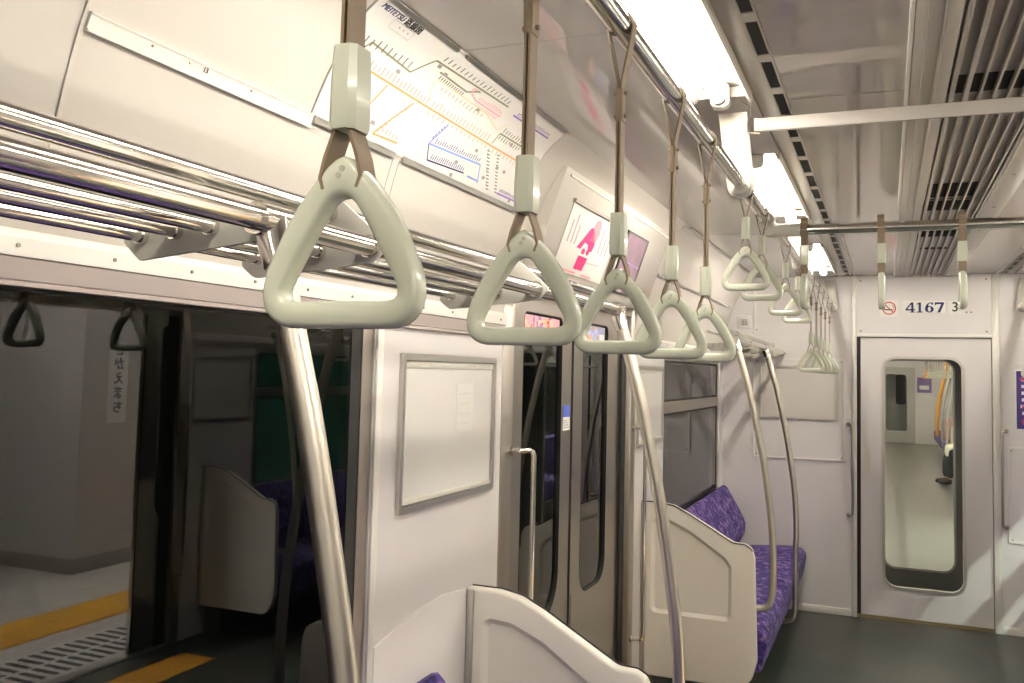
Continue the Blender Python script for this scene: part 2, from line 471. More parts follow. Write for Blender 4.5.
# closing wall behind the camera and the ceiling
b = MB(); b.box(-1.40, 1.40, YB-.06, YB, 0, 2.36); structure('wall_back', b, WALL)
b = MB()
for s in (-1, 1):
    x0, x1 = sorted((s*1.10, s*.682)); b.box(x0, x1, YB, YE, ZC, ZC+.05)
    x0, x1 = sorted((s*.462, s*.205)) if s > 0 else (-.462, -.18); b.box(x0, x1, YB, YE, ZC, ZC+.05)
b.box(-.72, -.44, YB, YE, ZC+.06, ZC+.08); b.box(.44, .72, YB, YE, ZC+.06, ZC+.08); b.box(-.2, .22, YB, YE, ZC+.06, ZC+.08)
structure('ceiling', b, CEIL)
b = MB()
for y in (1.77, 4.60):
    b.box(-1.095, -.684, y-.0015, y+.0015, ZC-.0008, ZC+.001); b.box(.684, 1.095, y-.0015, y+.0015, ZC-.0008, ZC+.001)
for y in (-.1, 2.36, 4.72):
    b.box(-.46, -.185, y-.002, y+.002, ZC-.0008, ZC+.001); b.box(.21, .46, y-.002, y+.002, ZC-.0008, ZC+.001)
structure('trim_4', b, GREY)
b = MB(); b.box(-.186, -.177, YB, YE-.02, ZC-.018, ZC+.01, .001); structure('trim_5', b, WHITE)
b = MB()
for s in (-1, 1): b.box(min(s*.428, s*.436), max(s*.428, s*.436), 4.75, YE-.01, ZC-.004, ZC)
structure('trim_6', b, WHITE)

# ------------------------------------------------------------------ end wall with gangway door
b = MB()
b.mi = 0
b.holed(rect(-1.39, 1.39, 0, 2.36), [rect(-.42, .405, .001, 1.885)], 'xz', YE, YE+.03)
structure('wall_front', b, [WALL])
b = MB(); b.box(-.447, -.420, YE-.014, YE, 0, ZC-.001, .003); b.box(.405, .447, YE-.014, YE, 0, ZC-.001, .003)
b.box(-.42, .405, YE-.012, YE, 1.885, 1.905, .002)
structure('trim_7', b, WHITE)
b = MB(); b.box(-1.04, -.455, YE-.012, YE, .0, .046, .002); b.box(.452, 1.32, YE-.012, YE, .0, .046, .002)
for x in (-.47, -.98, .468): b.cyl((x, YE-.0125, .024), .005, .003, 'y', 10)
structure('baseboard_front', b, WHITE)
b = MB(); b.box(-1.30, -.45, YE-.0008, YE, 1.879, 1.8815); b.box(-1.112, -1.094, YE-.006, YE, 1.90, 2.27, .002); b.box(.45, 1.30, YE-.0008, YE, 1.879, 1.8815)
structure('trim_8', b, WHITE)
b = MB()
for x, z in ((-.395, 1.925), (.375, 1.925), (-.395, 2.27), (.375, 2.27), (-1.09, 1.93)): b.cyl((x, YE-.001, z), .006, .004, 'y', 10)
structure('trim_9', b, SCREW)

d3 = thing('door_3', None, None, (0, YE+.03, 0), kind='structure')
hole = roundpoly(rect(-.243, .226, .222, 1.738), .075, 8)
b = MB(); b.holed(rect(-.395, .40, .022, 1.88), [hole], 'xz', YE+.014, YE+.044)
obj('door_leaf', b, WALL, d3)['kind'] = 'structure'
b = MB()
o1, i1 = inset(hole, -.017), inset(hole, .001)
b.holed(o1, [i1], 'xz', YE+.006, YE+.016)
obj('window_frame', b, ALU, d3, 60)['kind'] = 'structure'
b = MB(); b.prism(inset(hole, -.004), 'xz', YE+.026, YE+.031); obj('door_glass', b, CLEAR, d3)['kind'] = 'structure'
b = MB(); b.holed(roundpoly(rect(-.374, -.334, .955, 1.125), .012, 4), [roundpoly(rect(-.367, -.341, .962, 1.118), .01, 4)], 'xz', YE+.008, YE+.015)
b.prism(roundpoly(rect(-.367, -.341, .962, 1.118), .01, 4), 'xz', YE+.0135, YE+.0145)
obj('door_handle', b, PLAST, d3)['kind'] = 'structure'
b = MB(); b.box(-.419, -.395, YE+.012, YE+.04, 0, 1.885); obj('door_gasket', b, BLACK, d3)['kind'] = 'structure'
b = MB(); b.box(-.418, .404, YE-.004, YE+.05, 0, .009); b.box(-.418, .404, YE+.004, YE+.012, .009, .022)
obj('door_sill', b, mat('brass_sill', (.40, .33, .20), .4, 1, .1, 20), d3)['kind'] = 'structure'

# ------------------------------------------------------------------ ceiling equipment
ac = thing('air_conditioner_grille', 'long grey slatted air conditioning grille down the middle of the ceiling', 'air conditioner', (.02, 2.4, ZC-.02))
b = MB()
b.box(-.176, -.092, YB+.01, YE-.03, ZC-.014, ZC+.02, .002); b.box(.118, .205, YB+.01, YE-.03, ZC-.014, ZC+.02, .002)
b.box(-.126, -.119, YB+.01, YE-.03, ZC-.02, ZC-.012, .002); b.box(-.154, -.148, YB+.01, YE-.03, ZC-.02, ZC-.012, .002); b.box(.128, .134, YB+.01, YE-.03, ZC-.020, ZC-.012, .002)
obj('side_flange', b, GRILLE, ac)
b = MB(); b.box(-.092, .118, YB+.01, YE-.03, ZC+.003, ZC+.01); obj('back_plate', b, GRILLE, ac)
b = MB()
for y0, y1, in ((.10, .26), (2.29, 2.43), (3.56, 3.82), (3.86, 4.12), (4.60, 4.88), (5.28, 5.35)):
    b.box(-.088 if y0 < 5 else -.06, .085 if y0 < 5 else .07, y0, y1, ZC+.0015, ZC+.0035)
obj('air_opening', b, DARK, ac)
for k in range(7):
    x = -.092+.0315*(k+.35)
    b = MB(); w = .0055 if k < 2 else .003
    b.box(x-w, x+w, YB+.012, YE-.035, ZC-.016, ZC+.001, .001); obj('slat', b, GRILLE, ac)
b = MB(); b.cyl((.013, 3.84, ZC-.006), .003, .21, 'x', 8); b.cyl((.013, .8, ZC-.006), .003, .21, 'x', 8); obj('cross_bar', b, GRILLE, ac)
b = MB()
for k in range(9): b.cyl((.165, .9+.62*k, ZC-.0145), .006, .003, 'z', 10)
obj('screw', b, SCREW, ac)

def light_side(side):
    where = 'map side' if side < 0 else 'platform side'
    # white reflector trough, one continuous pressing per side
    tr = thing('light_trough', 'long reflector trough holding the row of ceiling tubes on the %s' % where, 'light fixture', (-.608, 2.4, ZC))
    spans = ((-.95, .28), (.97, 2.22), (2.93, 4.02), (5.0, 6.19))
    prof = [(-.690, ZC-.008), (-.682, ZC-.018), (-.674, ZC-.014), (-.655, ZC+.022), (-.562, ZC+.022), (-.546, ZC-.022), (-.539, ZC-.026), (-.536, ZC-.022), (-.536, ZC+.03), (-.690, ZC+.03)]
    edges = [YB+.01]+[e for sp in spans for e in (sp[0]-.03, sp[1]+.05)]+[YE-.02]
    for k in range(len(edges)-1):
        b = MB()
        if k % 2: b.prism(prof, 'xz', edges[k], edges[k+1]); obj('reflector', b, mat('satin_reflector', (.55, .53, .48), .4, 0, .02, 6), tr)
        else: b.box(-.690, -.536, edges[k], edges[k+1], ZC-.006, ZC+.02); obj('blank_cover', b, CEIL, tr)
    b = MB()
    for y in [e for sp in spans for e in (sp[0]-.012, sp[1]+.02)]:
        b.prism(roundpoly(rect(-.634, -.586, ZC-.044, ZC+.022), .018, 4), 'xz', y-.014, y+.014, .002)
    obj('lamp_holder', b, ALU, tr)
    words = ('rearmost', 'second', 'third', 'end-wall')
    for (y0, y1), w in zip(spans, words):
        tb = thing('fluorescent_tube', '%s glowing fluorescent tube of the ceiling row on the %s' % (w, where), 'lamp', (-.61, (y0+y1)/2, ZC-.055), 'fluorescent tubes in the ceiling')
        b = MB(); b.cyl((-.61, (y0+y1)/2, ZC-.022), .0155, y1-y0-.03, 'y', 12); obj('glass_tube', b, TUBE, tb)
        b = MB()
        for y in (y0+.008, y1-.008): b.cyl((-.61, y, ZC-.022), .0165, .02, 'y', 14)
        obj('end_cap', b, ALU, tb)
    # slotted air diffuser between trough and centre panels
    df = thing('slot_diffuser', 'metal strip of black air slots beside the ceiling lights, %s' % where, 'vent', (-.485, 2.4, ZC-.02))
    b = MB()
    b.prism([(-.5355, ZC+.0), (-.494, ZC-.005), (-.4885, ZC-.004), (-.4885, ZC+.02), (-.5355, ZC+.02)], 'xz', YB+.01, YE-.02)
    n = int((YE-.05-YB)/.245)
    b.box(-.4890, -.4878, YB+.012, YE-.02, ZC-.006, ZC+.01)
    for k in range(n+1): b.box(-.4885, -.4625, YB+.012+.245*k, YB+.06+.245*k, ZC-.006, ZC-.003)
    b.box(-.4625, -.4585, YB+.01, YE-.02, ZC-.008, ZC+.01)
    obj('face_strip', b, mat('beige_grey_enamel', (.42, .395, .36), .22, 0, .02, 6), df)
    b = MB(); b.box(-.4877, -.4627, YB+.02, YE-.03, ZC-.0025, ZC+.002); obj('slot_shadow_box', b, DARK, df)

for side in (-1, 1):
    MIR = side > 0; light_side(side)
MIR = False

# ------------------------------------------------------------------ strap rails and hand straps
XR, ZR, RR = -.567, 2.079, .0165
def strap_rail(side):
    where = 'map side' if side < 0 else 'platform side'
    t = thing('strap_rail', 'long polished rail carrying the row of hand straps on the %s' % where, 'handrail', (XR, 2.4, ZR))
    b = MB(); b.cyl((XR, (YB+6.56)/2, ZR), RR, 6.56-YB, 'y', 20); obj('rail_tube', b, CHROME, t)
    for y in (-.3, 2.30, 3.98, 6.53):
        w = .036
        pts = [(XR-w-.022, ZC-.036), (XR-w-.022+.07, ZC-.036)]
        poly = [(XR-.057, ZC-.04), (XR-.034, ZR)]+[(XR+.034*math.cos(a), ZR+.034*math.sin(a)) for a in [PI+PI*k/12 for k in range(1, 12)]]+[(XR+.034, ZR), (XR+.014, ZC-.04)]
        b = MB(); b.prism(poly, 'xz', y-.007, y+.007, .002)
        pl = obj('support_plate', b, mat('plate_enamel', (.50, .48, .43), .35, 0, .02, 6), t)
        b = MB(); b.cyl((XR, y-.014, ZR), .026, .016, 'y', 20); b.cyl((XR, y+.014, ZR), .026, .016, 'y', 20)
        obj('collar', b, PALE, pl)
for side in (-1, 1):
    MIR = side > 0; strap_rail(side)
MIR = False

YX, ZX = 2.85, 2.046
t = thing('cross_rail', 'polished rail spanning the aisle between the two strap rails', 'handrail', (0, YX, ZX))
b = MB(); b.cyl((0, YX, ZX), .0155, 1.06, 'x', 20); obj('rail_tube', b, CHROME, t)
for s in (-1, 1):
    b = MB(); b.cyl((s*-XR, YX, ZR), .022, .05, 'y', 20); b.prism(roundpoly(rect(s*.567-.02, s*.567+.02, ZX-.018, ZR), .008, 3), 'xz', YX-.018, YX+.018, .003); b.cyl((s*.515, YX, ZX), .0205, .09, 'x', 20); obj('tee_joint', b, PALE, t)
t = thing('advert_beam', 'flat white bar crossing below the ceiling, fixed to the rail support plate', 'beam', (0, 2.30, 2.23))
b = MB(); b.box(-.535, .535, 2.293, 2.305, 2.212, 2.246, .002); obj('bar', b, mat('beam_enamel', (.36, .335, .30), .35, 0, .02, 6), t)
for s in (-1, 1):
    b = MB(); b.tube([(s*.52, 2.30, 2.245), (s*.545, 2.298, 2.25), (s*.549, 2.29, 2.235), (s*.549, 2.288, 2.208), (s*.52, 2.288, 2.205)], .0022, 6)
    b.tube([(s*.543, 2.296, 2.246), (s*.546, 2.28, 2.275), (s*.568, 2.25, 2.292)], .0022, 6)
    obj('wire_hook', b, SCREW, t)

def ring_mesh():
    """triangular grab ring in the XZ plane, apex pin at z=0, bottom at -0.113"""
    def closed(half):                                   # left half outline in mm, top to bottom, mirrored
        P = [(x/1000, z*.95/1000) for x, z in half]; P = P+[(-x, z) for x, z in P[1:-1][::-1]]
        n = len(P); out = []
        for i in range(n):
            a, b_, c_, d = (Vector(P[(i+k) % n]) for k in (-1, 0, 1, 2))
            for k in range(6):
                t = k/6; out.append(.5*(2*b_+(c_-a)*t+(2*a-5*b_+4*c_-d)*t*t+(3*b_-a-3*c_+d)*t**3))
        return out
    outer = closed([(0, 12), (-6.5, 9.2), (-15, 1.5), (-28, -13.5), (-42, -34), (-56, -63), (-60.5, -78), (-61, -90), (-56.5, -102), (-46, -110), (-34, -111.5), (-17, -111.5), (0, -111.5)])
    inner = closed([(0, -18), (-8.5, -21), (-16, -31), (-29.5, -54), (-41, -75), (-45, -83), (-44, -89.5), (-37, -92), (-18, -92), (0, -92)])
    B = -.1115
    c = Vector((0, -.062))
    def cast(poly, d):
        best = None
        for i in range(len(poly)):
            p = Vector(poly[i-1])-c; e = Vector(poly[i])-Vector(poly[i-1])
            den = d.x*e.y-d.y*e.x
            if abs(den) < 1e-12: continue
            tt = (p.x*e.y-p.y*e.x)/den; u = (p.x*d.y-p.y*d.x)/den
            if tt > 0 and -1e-6 <= u <= 1+1e-6 and (best is None or tt > best): best = tt
        return c+d*best
    b = MB(); R = []; n = 84
    for i in range(n):
        a = 2*PI*i/n+PI/2; d = Vector((math.cos(a), math.sin(a)))
        o, k = cast(outer, d), cast(inner, d); m = (o+k)/2; h = (o-k)/2; dy = .0095
        row = []
        for j in range(16):
            q = 2*PI*j/16; cs, sn = math.cos(q), math.sin(q)
            cs = math.copysign(abs(cs)**.58, cs); sn = math.copysign(abs(sn)**.58, sn)
            row.append((m.x+h.x*cs, dy*sn, m.y+h.y*cs))
        R.append(row)
    V = [[b.bm.verts.new(p) for p in r] for r in R]
    for i in range(n): b.bridge(V[i], V[(i+1) % n])
    return b

def make_strap(short):
    """origin at the rail axis; the webbing loops over the rail"""
    za = (1.9254 if short else 1.7306)-ZR                                  # apex pin
    t = thing('hand_strap', None, 'hand strap', (0, 0, 0))
    b = MB(); z1 = za+.0285; z2 = za+.0865
    zt = z2 if short else -.082
    g = .0024
    pts = [(-.0130, 0, za-.012), (-.0158, 0, za-.004), (-.0125, 0, za+.010), (-.0048, 0, z1+.002), (-g, 0, z2), (-g, 0, zt)]
    pts += [(-.0165, 0, -.016)]
    arc = [(-(RR+.002)*math.cos(a), 0, (RR+.002)*math.sin(a)) for a in [-.25+(PI+.5)*k/10 for k in range(11)]]
    full = pts[:-1]+arc+[(-p[0], 0, p[2]) for p in pts[:-1]][::-1]
    b.strip(full, .0098, .0024)
    if not short:
        b.box(-.0055, .0055, -.0095, .0095, zt-.052, zt-.006, .002)
        for zz in (zt-.012, zt-.044): b.cyl((0, 0, zz), .003, .018, 'x', 8)
    w = obj('webbing', b, BELT, t)
    b = MB()
    o = roundpoly(rect(-.0105, .0105, -.0135, .0135), .0045, 1); o2 = roundpoly(rect(-.0095, .0095, -.0125, .0125), .004, 1)
    L_ = [b.loop('xy', o2, z1), b.loop('xy', o, z1+.003), b.loop('xy', o, z1+.030), b.loop('xy', o2, z2)]
    for p, q in zip(L_, L_[1:]): b.bridge(p, q)
    b.face(L_[0]); b.face(L_[-1])
    obj('sleeve', b, RING, t, 25)
    b = ring_mesh()
    for v in b.bm.verts: v.co.z += za
    r = obj('grab_ring', b, RING, t, 60)
    b = MB(); b.cyl((-.0012, -.0093, za-.003), .0022, .001, 'y', 10); b.cyl((.0016, -.0093, za+.0015), .0022, .001, 'y', 10)
    b.cyl((0, .0093, za-.001), .0022, .001, 'y', 10)
    obj('pin_mark', b, mat('moulded_mark', (.40, .42, .34), .4, 0, .05, 30), r)
    return t
proto = {False: make_strap(False), True: make_strap(True)}
used = {False: False, True: False}
def place_strap(x, y, short, label, group, rz=0., z=ZR):
    if not used[short]: o = proto[short]; used[short] = True
    else: o = copy_tree(proto[short])
    o.location = (x, y, z); o.rotation_euler = (random.uniform(-.012, .012), 0, rz)
    setp(o, label, 'hand strap', group); return o
GL = 'hand straps on the map-side rail'
left_straps = [
 (.509, 0, 'largest pale green hand strap, its triangle hanging before the luggage rack pole'),
 (.833, 0, 'second largest hand strap, hanging in front of the lower right corner of the route map'),
 (1.165, 0, 'third hand strap from the camera, hanging in front of the pink poster'),
 (1.495, 0, 'fourth hand strap from the camera, sleeve beside the dim purple screen'),
 (1.80, 0, 'fifth hand strap from the camera, last of the nearer low row'),
 (2.345, 1, 'short high hand strap just behind the first rail support plate'),
 (2.67, 1, 'short high hand strap second behind the support plate, before the cross rail'),
 (3.33, 1, 'short high hand strap just beyond the cross rail on the map-side rail'),
 (3.80, 1, 'short high hand strap last before the second support plate, mostly hidden'),
 (4.50, 0, 'front strap of the far low cluster on the map-side rail'),
 (4.85, 0, 'second strap of the far low cluster on the map-side rail'),
 (5.21, 0, 'third strap of the far low cluster on the map-side rail'),
 (5.57, 0, 'fourth strap of the far low cluster on the map-side rail'),
 (6.0, 0, 'last strap of the far low cluster, close to the end wall')]
left_straps = [(y*1.02, s, lab) for y, s, lab in left_straps]
for y, s, lab in left_straps: place_strap(XR, y, bool(s), lab, GL)
place_strap(-.459, YX, True, 'edge-on hand strap on the cross rail, closest to the glowing tubes and the map-side rail', 'hand straps on the cross rail', PI/2, ZX+.018)
place_strap(-.243, YX, True, 'edge-on hand strap on the cross rail just before the no smoking sign', 'hand straps on the cross rail', PI/2, ZX+.018)
place_strap(-.028, YX, True, 'edge-on hand strap on the cross rail just before the figure 3 card', 'hand straps on the cross rail', PI/2, ZX+.018)
ordn = ('first', 'second', 'third', 'fourth', 'fifth', 'sixth', 'seventh', 'eighth', 'ninth', 'tenth', 'eleventh', 'twelfth', 'thirteenth', 'fourteenth')
for k, (y, s, lab) in enumerate(left_straps):
    place_strap(-XR, y, bool(s), 'hand strap on the platform-side rail, seen only mirrored in glass, %s from the near end' % ordn[k], 'hand straps on the platform-side rail')

# ------------------------------------------------------------------ luggage racks and grab poles
def rack(side, near):
    where = 'map side' if side < 0 else 'platform side'
    y0, y1 = (-.6, 1.757) if near else (4.86, 6.60)
    lab = 'polished tube luggage rack on the %s wall %s' % ('map-side' if side < 0 else 'platform-side', 'beneath the route map' if near and side < 0 else ('over the far purple bench' if side < 0 else ('near the camera, mirrored' if near else 'at the far end, mirrored')))
    t = thing('luggage_rack', lab, 'luggage rack', (-1.1, (y0+y1)/2, 1.72))
    fy0, fy1 = (y0, 2.354) if near else (4.405, 6.60)
    b = MB(); b.cyl((-.90, (fy0+fy1)/2, 1.768), .0145, fy1-fy0, 'y', 20); obj('front_rail', b, CHROME, t)
    ry0, ry1 = (y0, 2.345) if near else (4.42, 6.60)
    b = MB(); b.tube([(-.972, ry0, 1.82), (-.972, ry1-.012, 1.82), (-.972, ry1-.004, 1.82), (-.972, ry1, 1.82)] if near else [(-.972, ry0, 1.82), (-.972, ry0+.004, 1.82), (-.972, ry0+.012, 1.82), (-.972, ry1, 1.82)],
                     [.0135, .0135, .0125, .009] if near else [.009, .0125, .0135, .0135], 18)
    obj('back_rail', b, CHROME, t)
    b = MB(); b.cyl((-1.12, (y0+y1)/2, 1.832), .0075, y1-y0, 'y', 14); obj('guard_bar', b, CHROME, t)
    for x, z in ((-.985, 1.764), (-1.041, 1.761), (-1.095, 1.757)):
        b = MB(); b.cyl((x, (y0+y1)/2, z), .0088, y1-y0, 'y', 14); obj('shelf_bar', b, CHROME, t)
    ys = (-.35, .87, 1.095, 1.749) if near else (4.90, 5.56, 6.59)
    for y in ys:
        b = MB()
        if y == .87 or y == 5.56:
            poly = roundpoly([(-.885, 1.752), (-.93, 1.744), (-1.10, 1.726), (-1.128, 1.75), (-1.12, 1.776), (-1.0, 1.776), (-.9, 1.772)], .008, 3)
        elif y in (-.35, 6.59):
            poly = roundpoly([(-.874, 1.768), (-.895, 1.747), (-.94, 1.741), (-1.10, 1.728), (-1.31, 1.738), (-1.30, 1.90), (-1.13, 1.895), (-.995, 1.846), (-.893, 1.788)], [.008, .012, .01, .01, 0, 0, .02, .02, .012], 4)
        else:
            poly = roundpoly([(-.872, 1.768), (-.895, 1.747), (-.94, 1.741), (-1.10, 1.727), (-1.125, 1.745), (-1.12, 1.770), (-.97, 1.777), (-.930, 1.785), (-.962, 1.801), (-.993, 1.808), (-.997, 1.838), (-.972, 1.846), (-.945, 1.832), (-.892, 1.788)], [.008, .012, .01, .015, .012, .008, .006, .003, .006, .012, .012, .015, .02, .012], 4)
        b.prism(poly, 'xz', y-.0035, y+.0035, .001)
        br = obj('bracket', b, PALE, t)
        b = MB()
        for x, z, r in ((-.985, 1.764, .0108), (-1.041, 1.761, .0108), (-1.095, 1.757, .0108), (-.90, 1.768, .0165), (-.972, 1.82, .0158)):
            if r == .0158 and y in (.87, 5.56): continue
            b.cyl((x, y, z), r, .024, 'y', 14)
        obj('collar', b, CHROME, br)

PP = [(-.900, 1.768), (-.893, 1.742), (-.876, 1.69), (-.854, 1.61), (-.832, 1.53), (-.803, 1.40), (-.777, 1.27), (-.757, 1.15), (-.741, 1.04), (-.728, .93), (-.721, .82), (-.718, .74), (-.719, .66), (-.722, .60)]
PCURL = [(-.728, .565), (-.740, .54), (-.758, .526), (-.785, .522), (-.83, .522)]
PLOW = [(-.722, .50), (-.722, .36), (-.722, .28), (-.728, .235), (-.742, .205), (-.765, .19), (-.80, .188), (-.90, .188)]
def pole(side, y, low, lab):
    t = thing('grab_pole', lab, 'grab pole', (-.75, y, .19 if low else .52))
    pts = catmull(PP+(PLOW if low else PCURL), 4)
    b = MB(); b.tube([(p.x, y, p.y) for p in pts], .0162, 16); obj('pole_tube', b, POLE, t)
    b = MB(); b.cyl((-.900, y, 1.768), .0195, .055, 'y', 18)
    b.tube([(-.900, y, 1.768), (-.893, y, 1.742), (-.884, y, 1.715)], [.0205, .0200, .0185], 16); obj('joint_collar', b, CHROME, t)
for side in (-1, 1):
    MIR = side > 0
    w = 'left' if side < 0 else 'right'
    rack(side, True); rack(side, False)
    if side < 0:
        pole(side, .866, True, 'thickest curved steel grab pole, slanting down before the big dark window')
        pole(side, 2.354, False, 'curved steel grab pole beside the near edge of the closed door')
        pole(side, 4.407, False, 'curved steel grab pole at the near end of the far purple bench')
        pole(side, 5.56, True, 'curved steel grab pole in the middle of the far purple bench')
    else:
        for y, low, n in ((.866, True, 'first'), (2.354, False, 'second'), (4.407, False, 'third'), (5.56, True, 'fourth')):
            pole(side, y, low, '%s grab pole of the platform side, seen only as a reflection' % n)
MIR = False

# ------------------------------------------------------------------ benches and end panels
def bench(side, y0, y1, lab):
    t = thing('bench', lab, 'bench', (-1.05, (y0+y1)/2, .2))
    def sect(y, k):
        return [(-1.24+.0*k, y, .24), (-.80, y, .235), (-.765+.004*k, y, .25), (-.742, y, .37), (-.744, y, .415), (-.765, y, .442), (-.82, y, .452), (-.95, y, .446), (-1.10, y, .432), (-1.22, y, .424), (-1.24, y, .40)]
    n = max(3, round((y1-y0)/.46)); b = MB(); rows = []
    for i in range(n*6+1):
        y = y0+(y1-y0)*i/(n*6); e = math.sin(PI*((i % 6)/6)) if i % 6 else 0
        edge = 0 if i in (0, n*6) else 1
        rows.append([(p[0], p[1], p[2]+(.010*e-.004 if p[2] > .40 else 0)-(.012 if not edge and p[2] > .40 else 0)) for p in sect(y, 0)])
    V = b.grid(rows, closed=True); b.face(V[0]); b.face(V[-1])
    obj('seat_cushion', b, FABRIC, t, 50)
    b = MB(); rows = []
    prof = [(-1.318, .45), (-1.318, .80), (-1.312, .818), (-1.295, .822), (-1.275, .805), (-1.205, .69), (-1.160, .605), (-1.146, .565), (-1.150, .515), (-1.175, .465), (-1.205, .43)]
    for i in range(n*6+1):
        y = y0+(y1-y0)*i/(n*6); e = math.sin(PI*((i % 6)/6)) if i % 6 else -.2
        rows.append([(p[0]+(.012*e if p[0] > -1.27 else 0), y, p[1]) for p in prof])
    V = b.grid(rows, closed=True); b.face(V[0]); b.face(V[-1])
    obj('backrest', b, FABRIC, t, 50)
    b = MB(); b.box(-1.32, -.90, y0+.01, y1-.01, .17, .237, .006); b.box(-1.32, -1.20, y0+.01, y1-.01, .0, .17)
    obj('seat_frame', b, mat('dark_grey_frame', (.10, .10, .10), .5, 0, .08, 10), t)

PO = [(-1.322, .17), (-.86, .17), (-.805, .21), (-.779, .30), (-.792, .765), (-.806, .808), (-.836, .824), (-.888, .826), (-1.10, .944), (-1.165, .974), (-1.23, .986), (-1.322, .986)]
PO = roundpoly(PO, [.0, .05, .06, .05, .03, .03, .03, .05, .06, .06, .05, 0], 5)
RC = roundpoly([(-1.275, .465), (-.895, .465), (-.895, .715), (-.925, .755), (-1.09, .865), (-1.185, .905), (-1.275, .912)], [.03, .03, .03, .05, .06, .05, .03], 5)
def end_panel(side, yc, lab, door_hi):
    """moulded draught panel at the end of a bench, recessed field on both faces"""
    t = thing('bench_end_panel', lab, 'partition panel', (-1.05, yc, .17))
    b = MB(); h = .019
    q = .009; A4 = [PI/2*k/4 for k in range(1, 5)]
    ip = inset(PO, q); R2 = inset(RC, .017)
    arcs = [(inset(PO, q*(1-math.sin(a))), q*(1-math.cos(a))) for a in A4]
    mids = [b.loop('xz', p, yc-h+d) for p, d in arcs]+[b.loop('xz', p, yc+h-d) for p, d in arcs[::-1]]
    for p, q in zip(mids, mids[1:]): b.bridge(p, q)
    for s, edge in ((-1, mids[0]), (1, mids[-1])):
        o = b.loop('xz', ip, yc+s*h); b.bridge(edge, o)
        r1 = b.loop('xz', RC, yc+s*h); b.fill([o, r1])
        r2 = b.loop('xz', R2, yc+s*(h-.013)); b.bridge(r1, r2); b.fill([r2])
    obj('moulded_panel', b, PLAST, t, 30)
    b = MB(); top = [p for p in PO if p[1] > .79]
    ys = yc+(h+.001 if door_hi else -h-.001)
    top = sorted(top, key=lambda p: p[0])
    b.tube([(x, ys, z-.001) for x, z in top], .0030, 6); obj('edge_line', b, BLACK, t)  # thin black line along the panel's upper edge, on one face only
    b = MB(); b.box(-1.3245, -1.300, yc-h-.007, yc+h+.007, .17, .982, .003); obj('wall_mount', b, ALU, t)
for side in (-1, 1):
    MIR = side > 0
    if side < 0:
        bench(side, -.45, 2.13, 'purple patterned bench under the big dark window, only a backrest corner visible')
        bench(side, 4.375, 6.58, 'far purple patterned bench beneath the end window')
        end_panel(side, 2.372, 'ivory end panel of the near bench, close to the camera before the closed door', True)
        end_panel(side, 4.345, 'ivory end panel of the far bench, beyond the closed door', False)
    else:
        bench(side, -.45, 2.335, 'near bench along the platform-side wall, outside the direct view')
        bench(side, 4.375, 6.58, 'far bench along the platform-side wall, dimly mirrored in the big window')
        end_panel(side, 2.372, 'near ivory end panel on the platform-side wall, mirrored only', True)
        end_panel(side, 4.345, 'ivory end panel beyond the open door, clearly mirrored in the dark window', False)
MIR = False

# ------------------------------------------------------------------ wall fittings, left and right
def poster_frame(side, y0, y1, z0, z1, lab, sheet):
    t = thing('notice_board', lab, 'poster frame', (XW, (y0+y1)/2, z0))
    b = MB(); o = rect(y0, y1, z0, z1); i = rect(y0+.014, y1-.014, z0+.016, z1-.016)
    b.holed(o, [i], 'yz', XW, XW+.012)
    obj('frame', b, ALU, t)
    b = MB(); b.box(XW, XW+.004, y0+.014, y1-.014, z0+.016, z1-.016); obj('acrylic_sheet', b, ACRYL, t)
    b = MB(); b.box(XW+.004, XW+.0075, y0+.015, y1-.015, z1-.035, z1-.017, .001); b.box(XW+.004, XW+.0075, y0+.015, y1-.015, z0+.017, z0+.030, .001)
    for yy in (y0+.15, y1-.15): b.cyl((XW+.008, yy, z1-.026), .003, .002, 'x', 8); b.cyl((XW+.008, yy, z0+.023), .003, .002, 'x', 8)
    obj('clip_strip', b, PALE, t)
    if sheet:
        b = MB(); b.box(XW+.004, XW+.0046, y0+.315, y0+.42, z1-.21, z1-.075); obj('notice_sheet', b, mat('faded_sheet', (.73, .72, .68), .3, 0, .02, 20), t)
        b = MB()
        for k, (a, c) in enumerate(((.33, .40), (.34, .39), (.335, .405), (.35, .385))):
            b.box(XW+.0046, XW+.0049, y0+a, y0+c, z1-.105-.028*k, z1-.102-.028*k)
        obj('faint_print', b, mat('faint_ink', (.62, .61, .56), .4, 0, .05, 20), t)

def grab_handle(side, yb, zt, zb, lab, ymount):
    x = XW+.062
    t = thing('door_grab_handle', lab, 'grab handle', (XW, yb, zb))
    pts = [(XW, ymount, zt), (XW+.03, ymount, zt), (x-.014, yb, zt), (x-.004, yb, zt-.005), (x, yb, zt-.018), (x, yb, (zt+zb)/2), (x, yb, zb+.018), (x-.004, yb, zb+.005), (x-.014, yb, zb), (XW+.03, ymount, zb), (XW, ymount, zb)]
    b = MB(); b.tube(pts, .0085, 12); obj('bar', b, CHROME, t)
    b = MB(); b.cyl((XW+.006, ymount, zt), .016, .012, 'x', 14); b.cyl((XW+.006, ymount, zb), .016, .012, 'x', 14); obj('mount_disc', b, STEEL, t)

